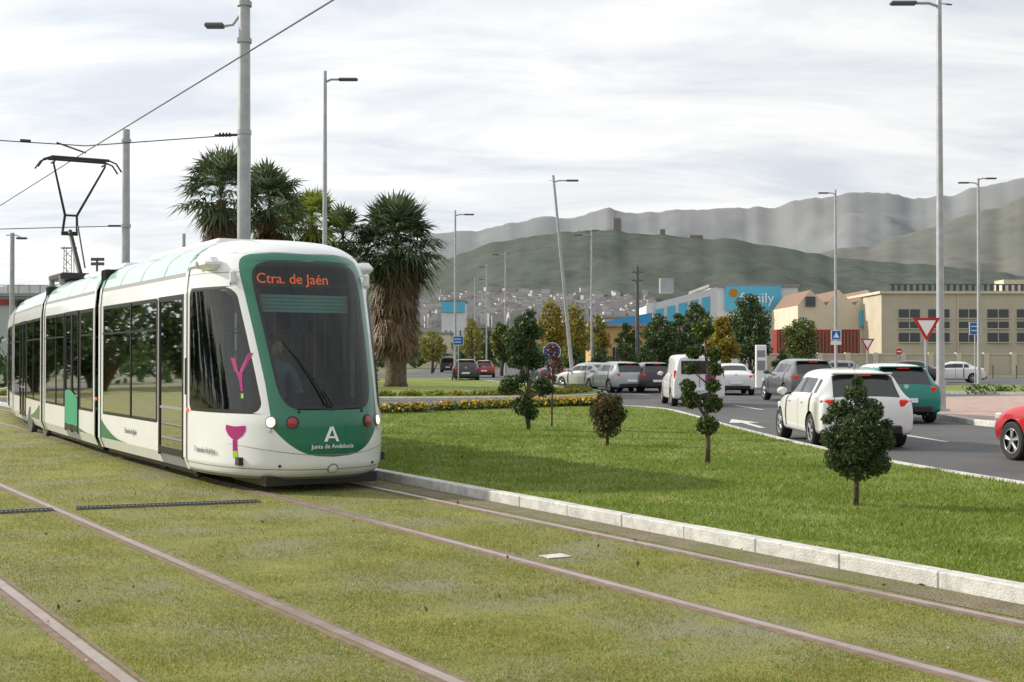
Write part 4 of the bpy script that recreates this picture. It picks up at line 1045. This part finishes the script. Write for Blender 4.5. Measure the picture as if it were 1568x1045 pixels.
for pe,u in((tram,-5.18),(e2,-5.83),(e3,-6.83)):
    mb=MB()
    for q in range(5):
        w_=1.08 if q%2 else 1.13
        mb.bbox((u+.12-q*.06,0,1.72),(.058,2*w_,2.95),.02,0)
    mb.obj('articulation_bellows',[M['rubber']],parent=pe)
mb=MB()
for u in(-.9,-2.6,-11.9,-13.6):
    for v in(-.75,.75): mb.tube([(u,v-.06,.30),(u,v+.06,.30)],.30,20,0)
mb.box((-1.75,0,.28),(3.0,1.6,.3),1)
mb.obj('bogie',[M['steeld'],M['black']],parent=tram)
mb=MB()
def disc(v,z,r,mi,off=.0,dpt=.05,ring=None):
    u=nose_u(v,z); e_=.01; n_=Vector((1,-(nose_u(v+e_,z)-nose_u(v-e_,z))/(2*e_),-(nose_u(v,z+e_)-nose_u(v,z-e_))/(2*e_))).normalized()
    c=Vector((u,v,z)); 
    if ring is not None: mb.tube([c-n_*.03,c+n_*(.008+off)],r*1.28,22,ring)
    mb.tube([c-n_*.02,c+n_*(.012+off)],r,22,mi); mb.tube([c+n_*(.0125+off),c+n_*(.02+off)],[r*.9,r*.6],22,mi)
for s_ in(-1,1):
    disc(s_*.71,.90,.060,0,ring=4,off=.01); disc(s_*.50,.90,.062,1,ring=3,off=.004)
    disc(s_*.72,.80,.025,2)
disc(0,.32,.055,5,ring=4)
for s_ in(-1,1):
    for v,z in((.62,.36),(.42,1.03)): disc(s_*v,z,.018,3)
for zf,vm in((.60,1.05),):
    pts=[]
    for v in np.linspace(-vm,vm,60): z=zf-.13*(1-(abs(v)/vm)**2)+.02; pts.append((nose_u(v,z)-.001,v,z))
    mb.tube(pts,.005,5,4,cap=False)
def on(v,z,o=.02): return (nose_u(v,z)+o,v,z)
mb.tube([on(-.05,1.10,.05),on(-.22,1.45,.05),on(-.38,1.72,.045)],.014,6,3); mb.tube([on(-.53,1.95,.02),on(-.38,1.70,.03),on(-.2,1.35,.03),on(-.1,1.12,.03)],.011,6,3)
mb.tube([on(.0,1.10,.05),on(-.12,1.3,.05)],.016,6,3)
for s_ in(-1,1):
    mb.bbox((.40,s_*1.08,2.93),(.85,.22,.17),.07,5)
    mb.bbox((1.10,s_*.93,2.74),(.08,.08,.18),.025,5)
    mb.tube([(.40,s_*1.195,2.93),(.40,s_*1.20,2.93)],.05,14,4)
mb.box((1.2,0,.16),(1.3,1.5,.12),3)
for u in(.05,-5.35): mb.bbox((u,-1.205,1.0),(.07,.03,.05),.008,6)
mb.bbox((-.02,-1.21,1.45),(.05,.03,.5),.01,3)
mb.obj('front_details',[M['head'],M['red'],M['lens'],M['black'],M['grey'],M['white'],M['orange']],parent=tram,smooth=True,ang=35)
mb=MB()
mb.bbox((1.45,0,.85),(.75,1.5,.5),.08,0); mb.box((.6,0,.4),(1.9,2.0,.1),0)
mb.bbox((1.3,0,1.13),(.4,1.2,.12),.04,0)
for v in(-.95,-.35,.35,.95): mb.box((-.02,v,1.5),(.05,.16,2.2),1)
mb.box((-.02,0,.9),(.045,2.2,1.0),1); mb.box((.3,0,2.66),(1.5,1.9,.05),1)
mb.box((.88,0,2.72),(.05,1.50,.36),0)
for q in range(5): mb.box((1.20+.006*q,0,2.50-.047*q),(.02,1.22,.040),2)
mb.bbox((.2,.05,.95),(.5,.5,.12),.04,0); mb.bbox((-.02+.05,.05,1.35),(.12,.5,.8),.04,0)
mb.bbox((1.0,-.62,2.05),(.35,.05,.5),.02,0)
mb.obj('cab_interior',[M['dark'],M['cabwall'],mat('sunblind',(.42,.70,.66),.7)],parent=tram)
text_mesh('Ctra. de Jaén',.19,M['orange'],'destination_display',tram,frame((0,1,0),(-.18,0,.98),(.98,0,.18),(1.10,-.12,2.73)),.003)
F3=((0,1,0),(0,0,1),(1,0,0))
mb=MB()
def emb(pts,mi=0,o=.012):
    mb.add([(nose_u(p[0]-.04,p[1])+o,p[0]-.04,p[1]) for p in pts],[tuple(range(len(pts)))],mi)
emb([(-.10,.66),(-.055,.66),(.01,.82),(-.02,.85)]); emb([(.10,.66),(.06,.66),(-.005,.84),(.02,.85)]); emb([(-.04,.70),(.07,.70),(.06,.725),(-.03,.725)])
mb.obj('emblem',[M['wtext']],parent=tram)
text_mesh('Junta de Andalucía',.075,M['wtext'],'emblem_lettering',tram,frame(*F3,(2.252,-.03,.60)),.002)
text_mesh('3 0 2',.045,M['gtext'],'number',tram,frame(*F3,(2.215,0,.25)),.001)
SF=((1,0,0),(0,0,1),(0,-1,0))
def side_xy(u,z): return -Wz(z)*(1-min(max(u,0)/Lz(z),1)**nexp)**(1/nexp)
def sideframe(u,z,o=.006):
    a=math.atan2(side_xy(u+.15,z)-side_xy(u-.15,z),.3); return frame((math.cos(a),math.sin(a),0),(0,0,1),(math.sin(a),-math.cos(a),0),(u,side_xy(u,z)-o,z))
text_mesh('Tranvía de Jaén',.105,M['gtext'],'side_lettering',tram,sideframe(.70,.50,.014),.002)
mb=MB()
def sem(uc,zc,pts,mi):
    mb.add([(uc+p[0],side_xy(uc+p[0],zc+p[1])-.006,zc+p[1]) for p in pts],[tuple(range(len(pts)))],mi)
def semY(uc,zc,k):
    for a,b in((-.20,-.07),(-.07,.07),(.07,.20)):
        tp=lambda x:.19-.02*(1-abs(x)/.2); bt=lambda x: .12-.15*(1-abs(x)/.2)**.6
        xs=np.linspace(a,b,4)
        for i in range(3): x0_,x1_=xs[i],xs[i+1]; sem(uc,zc,[(x0_*k,bt(x0_)*k),(x1_*k,bt(x1_)*k),(x1_*k,tp(x1_)*k),(x0_*k,tp(x0_)*k)],0)
    sem(uc,zc,[(-.045*k,-.02*k),(-.045*k,-.17*k),(.045*k,-.17*k),(.045*k,-.02*k)],0); sem(uc,zc,[(-.045*k,-.175*k),(-.045*k,-.27*k),(.045*k,-.27*k),(.045*k,-.175*k)],1)
semY(1.42,.68,.9)
mb.obj('side_emblem',[M['magenta'],M['lime']],parent=tram)
mb=MB(); 
def st(a,b,w0,w1,mi):
    sem(1.42,1.5,[(a[0]-w0,a[1]),(a[0]+w0,a[1]),(b[0]+w1,b[1]),(b[0]-w1,b[1])],mi)
st((-.14,.20),(-.05,.02),.035,.03,0); st((.10,.26),(.02,.02),.03,.03,0); st((-.01,.02),(.03,-.08),.05,.025,0); st((.03,-.08),(.07,-.22),.025,.02,0); st((.08,-.25),(.09,-.31),.02,.02,1)
mb.obj('glass_transfer',[M['magenta'],M['lime']],parent=tram)
def sw(u0,u1,z0,z1,par,flip=False):
    m_=MB(); n=14
    for i in range(n+1):
        t=i/n; u=u0+(u1-u0)*t; zt=z0+(z1-z0)*(1-t)**2.2 if not flip else z0+(z1-z0)*t**2.2
        m_.v.append((u,-1.208,z0)); m_.v.append((u,-1.208,zt+.003))
    for i in range(n): a=2*i; m_.f.append((a,a+1,a+3,a+2)); m_.m.append(0)
    m_.obj('green_swoosh',[M['green']],parent=par)
sw(-5.0,-3.2,.37,.68,tram); sw(-.4,-2.2,.37,.5,e2,True)
m_=MB(); n=14
for i in range(n+1):
    t=i/n; u=-1.75-1.3*t; m_.v.append((u,-1.219,.46)); m_.v.append((u,-1.219,.95+.15*math.sin(t*2.2)))
for i in range(n): a=2*i; m_.f.append((a,a+1,a+3,a+2)); m_.m.append(0)
m_.obj('door_transfer',[M['seat']],parent=e2)
sw(-.5,-3.2,.37,.7,e3)
text_mesh('Tranvía de Jaén',.12,M['gtext'],'side_lettering',tram,frame(*SF,(-3.0,-1.207,.56)),.002)
mb=MB(); pu=-12.5
pv=0
mb.bbox((pu-.3,pv,3.5),(1.4,.9,.14),.03,0)
for v in(-.4,.4):
    for u_ in(.25,-.85): mb.tube([(pu+u_,v,3.3),(pu+u_,v,3.5)],.06,10,1)
kn=(pu-.9,0,4.6)
mb.tube([(pu+.2,0,3.55),kn],[.06,.05],10,0)
mb.tube([(kn[0]-.05,-.18,kn[2]-.05),(kn[0]-.05,.18,kn[2]-.05)],.05,10,0)
for v in(-1,1): mb.tube([(kn[0],v*.16,kn[2]),(kn[0]+.1,v*.13,kn[2]+.35),(pu+.1,v*.56,6.0)],[.03,.03,.022],8,0)
mb.tube([(kn[0]+.1,-.13,kn[2]+.35),(kn[0]+.1,.13,kn[2]+.35)],.025,8,0)
mb.tube([(pu+.2,.1,3.7),(kn[0]+.35,.1,kn[2]+.1)],.02,6,0)
for du in(-.18,.18):
    mb.tube([(pu+du,-.62,6.12),(pu+du,.62,6.12)],.035,6,0)
    for v in(-1,1): mb.tube([(pu+du,v*.62,6.12),(pu+du,v*.78,6.06),(pu+du,v*.90,5.88)],.02,6,0)
for v in(-.55,.55): mb.tube([(pu-.2,v,6.03),(pu+.2,v,6.03)],.02,6,0); mb.tube([(pu+.1,v,5.98),(pu+.1,v,6.12)],.02,6,0)
mb.obj('pantograph',[M['dark'],M['grey']],parent=tram,smooth=True,ang=40)
def driver():
    J=[(.25,.05,1.0),(.25,.05,1.3),(.28,.05,1.52),(.29,.05,1.60),(.31,.05,1.68),(.26,-.17,1.50),(.42,-.24,1.27),(.68,-.16,1.22),(.26,.27,1.50),(.42,.34,1.27),(.68,.24,1.22),(.60,-.06,1.02),(.62,-.06,.62),(.60,.16,1.02),(.62,.16,.62)]
    E=[(0,1),(1,2),(2,3),(3,4),(2,5),(5,6),(6,7),(2,8),(8,9),(9,10),(0,11),(11,12),(0,13),(13,14)]
    R_=[.15,.14,.12,.055,.06,.07,.048,.035,.07,.048,.035,.08,.055,.08,.055]
    me=bpy.data.meshes.new('clothes'); me.from_pydata(J,E,[]); me.materials.append(mat('uniform',(.12,.18,.28),.8))
    o=bpy.data.objects.new('clothed_body',me); COL.objects.link(o)
    m_=o.modifiers.new('k','SKIN'); 
    for i,v in enumerate(me.skin_vertices[0].data): v.radius=(R_[i],R_[i])
    me.skin_vertices[0].data[0].use_root=True
    s_=o.modifiers.new('s','SUBSURF'); s_.levels=2; s_.render_levels=2
    d=empty('driver',(.30,-.22,.05)); d.parent=tram; o.parent=d
    mb=MB(); mb.sph((.33,.05,1.78),(.098,.078,.122),0,20,14); mb.sph((.425,.05,1.765),(.018,.014,.02),0,8,6)
    for s2 in(-1,1): mb.sph((.33,.05+s2*.08,1.775),(.02,.012,.03),0,8,6); mb.sph((.412,.05+s2*.03,1.795),(.012,.012,.008),2,8,6)
    mb.sph((.415,.05,1.725),(.01,.026,.006),2,8,6)
    mb.sph((.305,.05,1.815),(.105,.087,.11),1,20,12)
    for s2,hx in((-1,-.15),(1,.23)):
        mb.sph((.73,hx,1.21),(.05,.035,.018),0,10,6)
        for k in range(4): mb.tube([(.76,hx-.024+k*.016,1.215),(.80,hx-.024+k*.016,1.21),(.815,hx-.024+k*.016,1.185)],[.009,.008,.007],6,0)
        mb.tube([(.72,hx-s2*.03,1.21),(.75,hx-s2*.055,1.205),(.775,hx-s2*.05,1.20)],[.011,.010,.008],6,0)
    mb.obj('head_and_hands',[mat('skin',(.45,.27,.19),.6),mat('hair',(.03,.02,.015),.8),M['dark']],parent=d,smooth=True)
driver()
print('objects',len(bpy.data.objects))
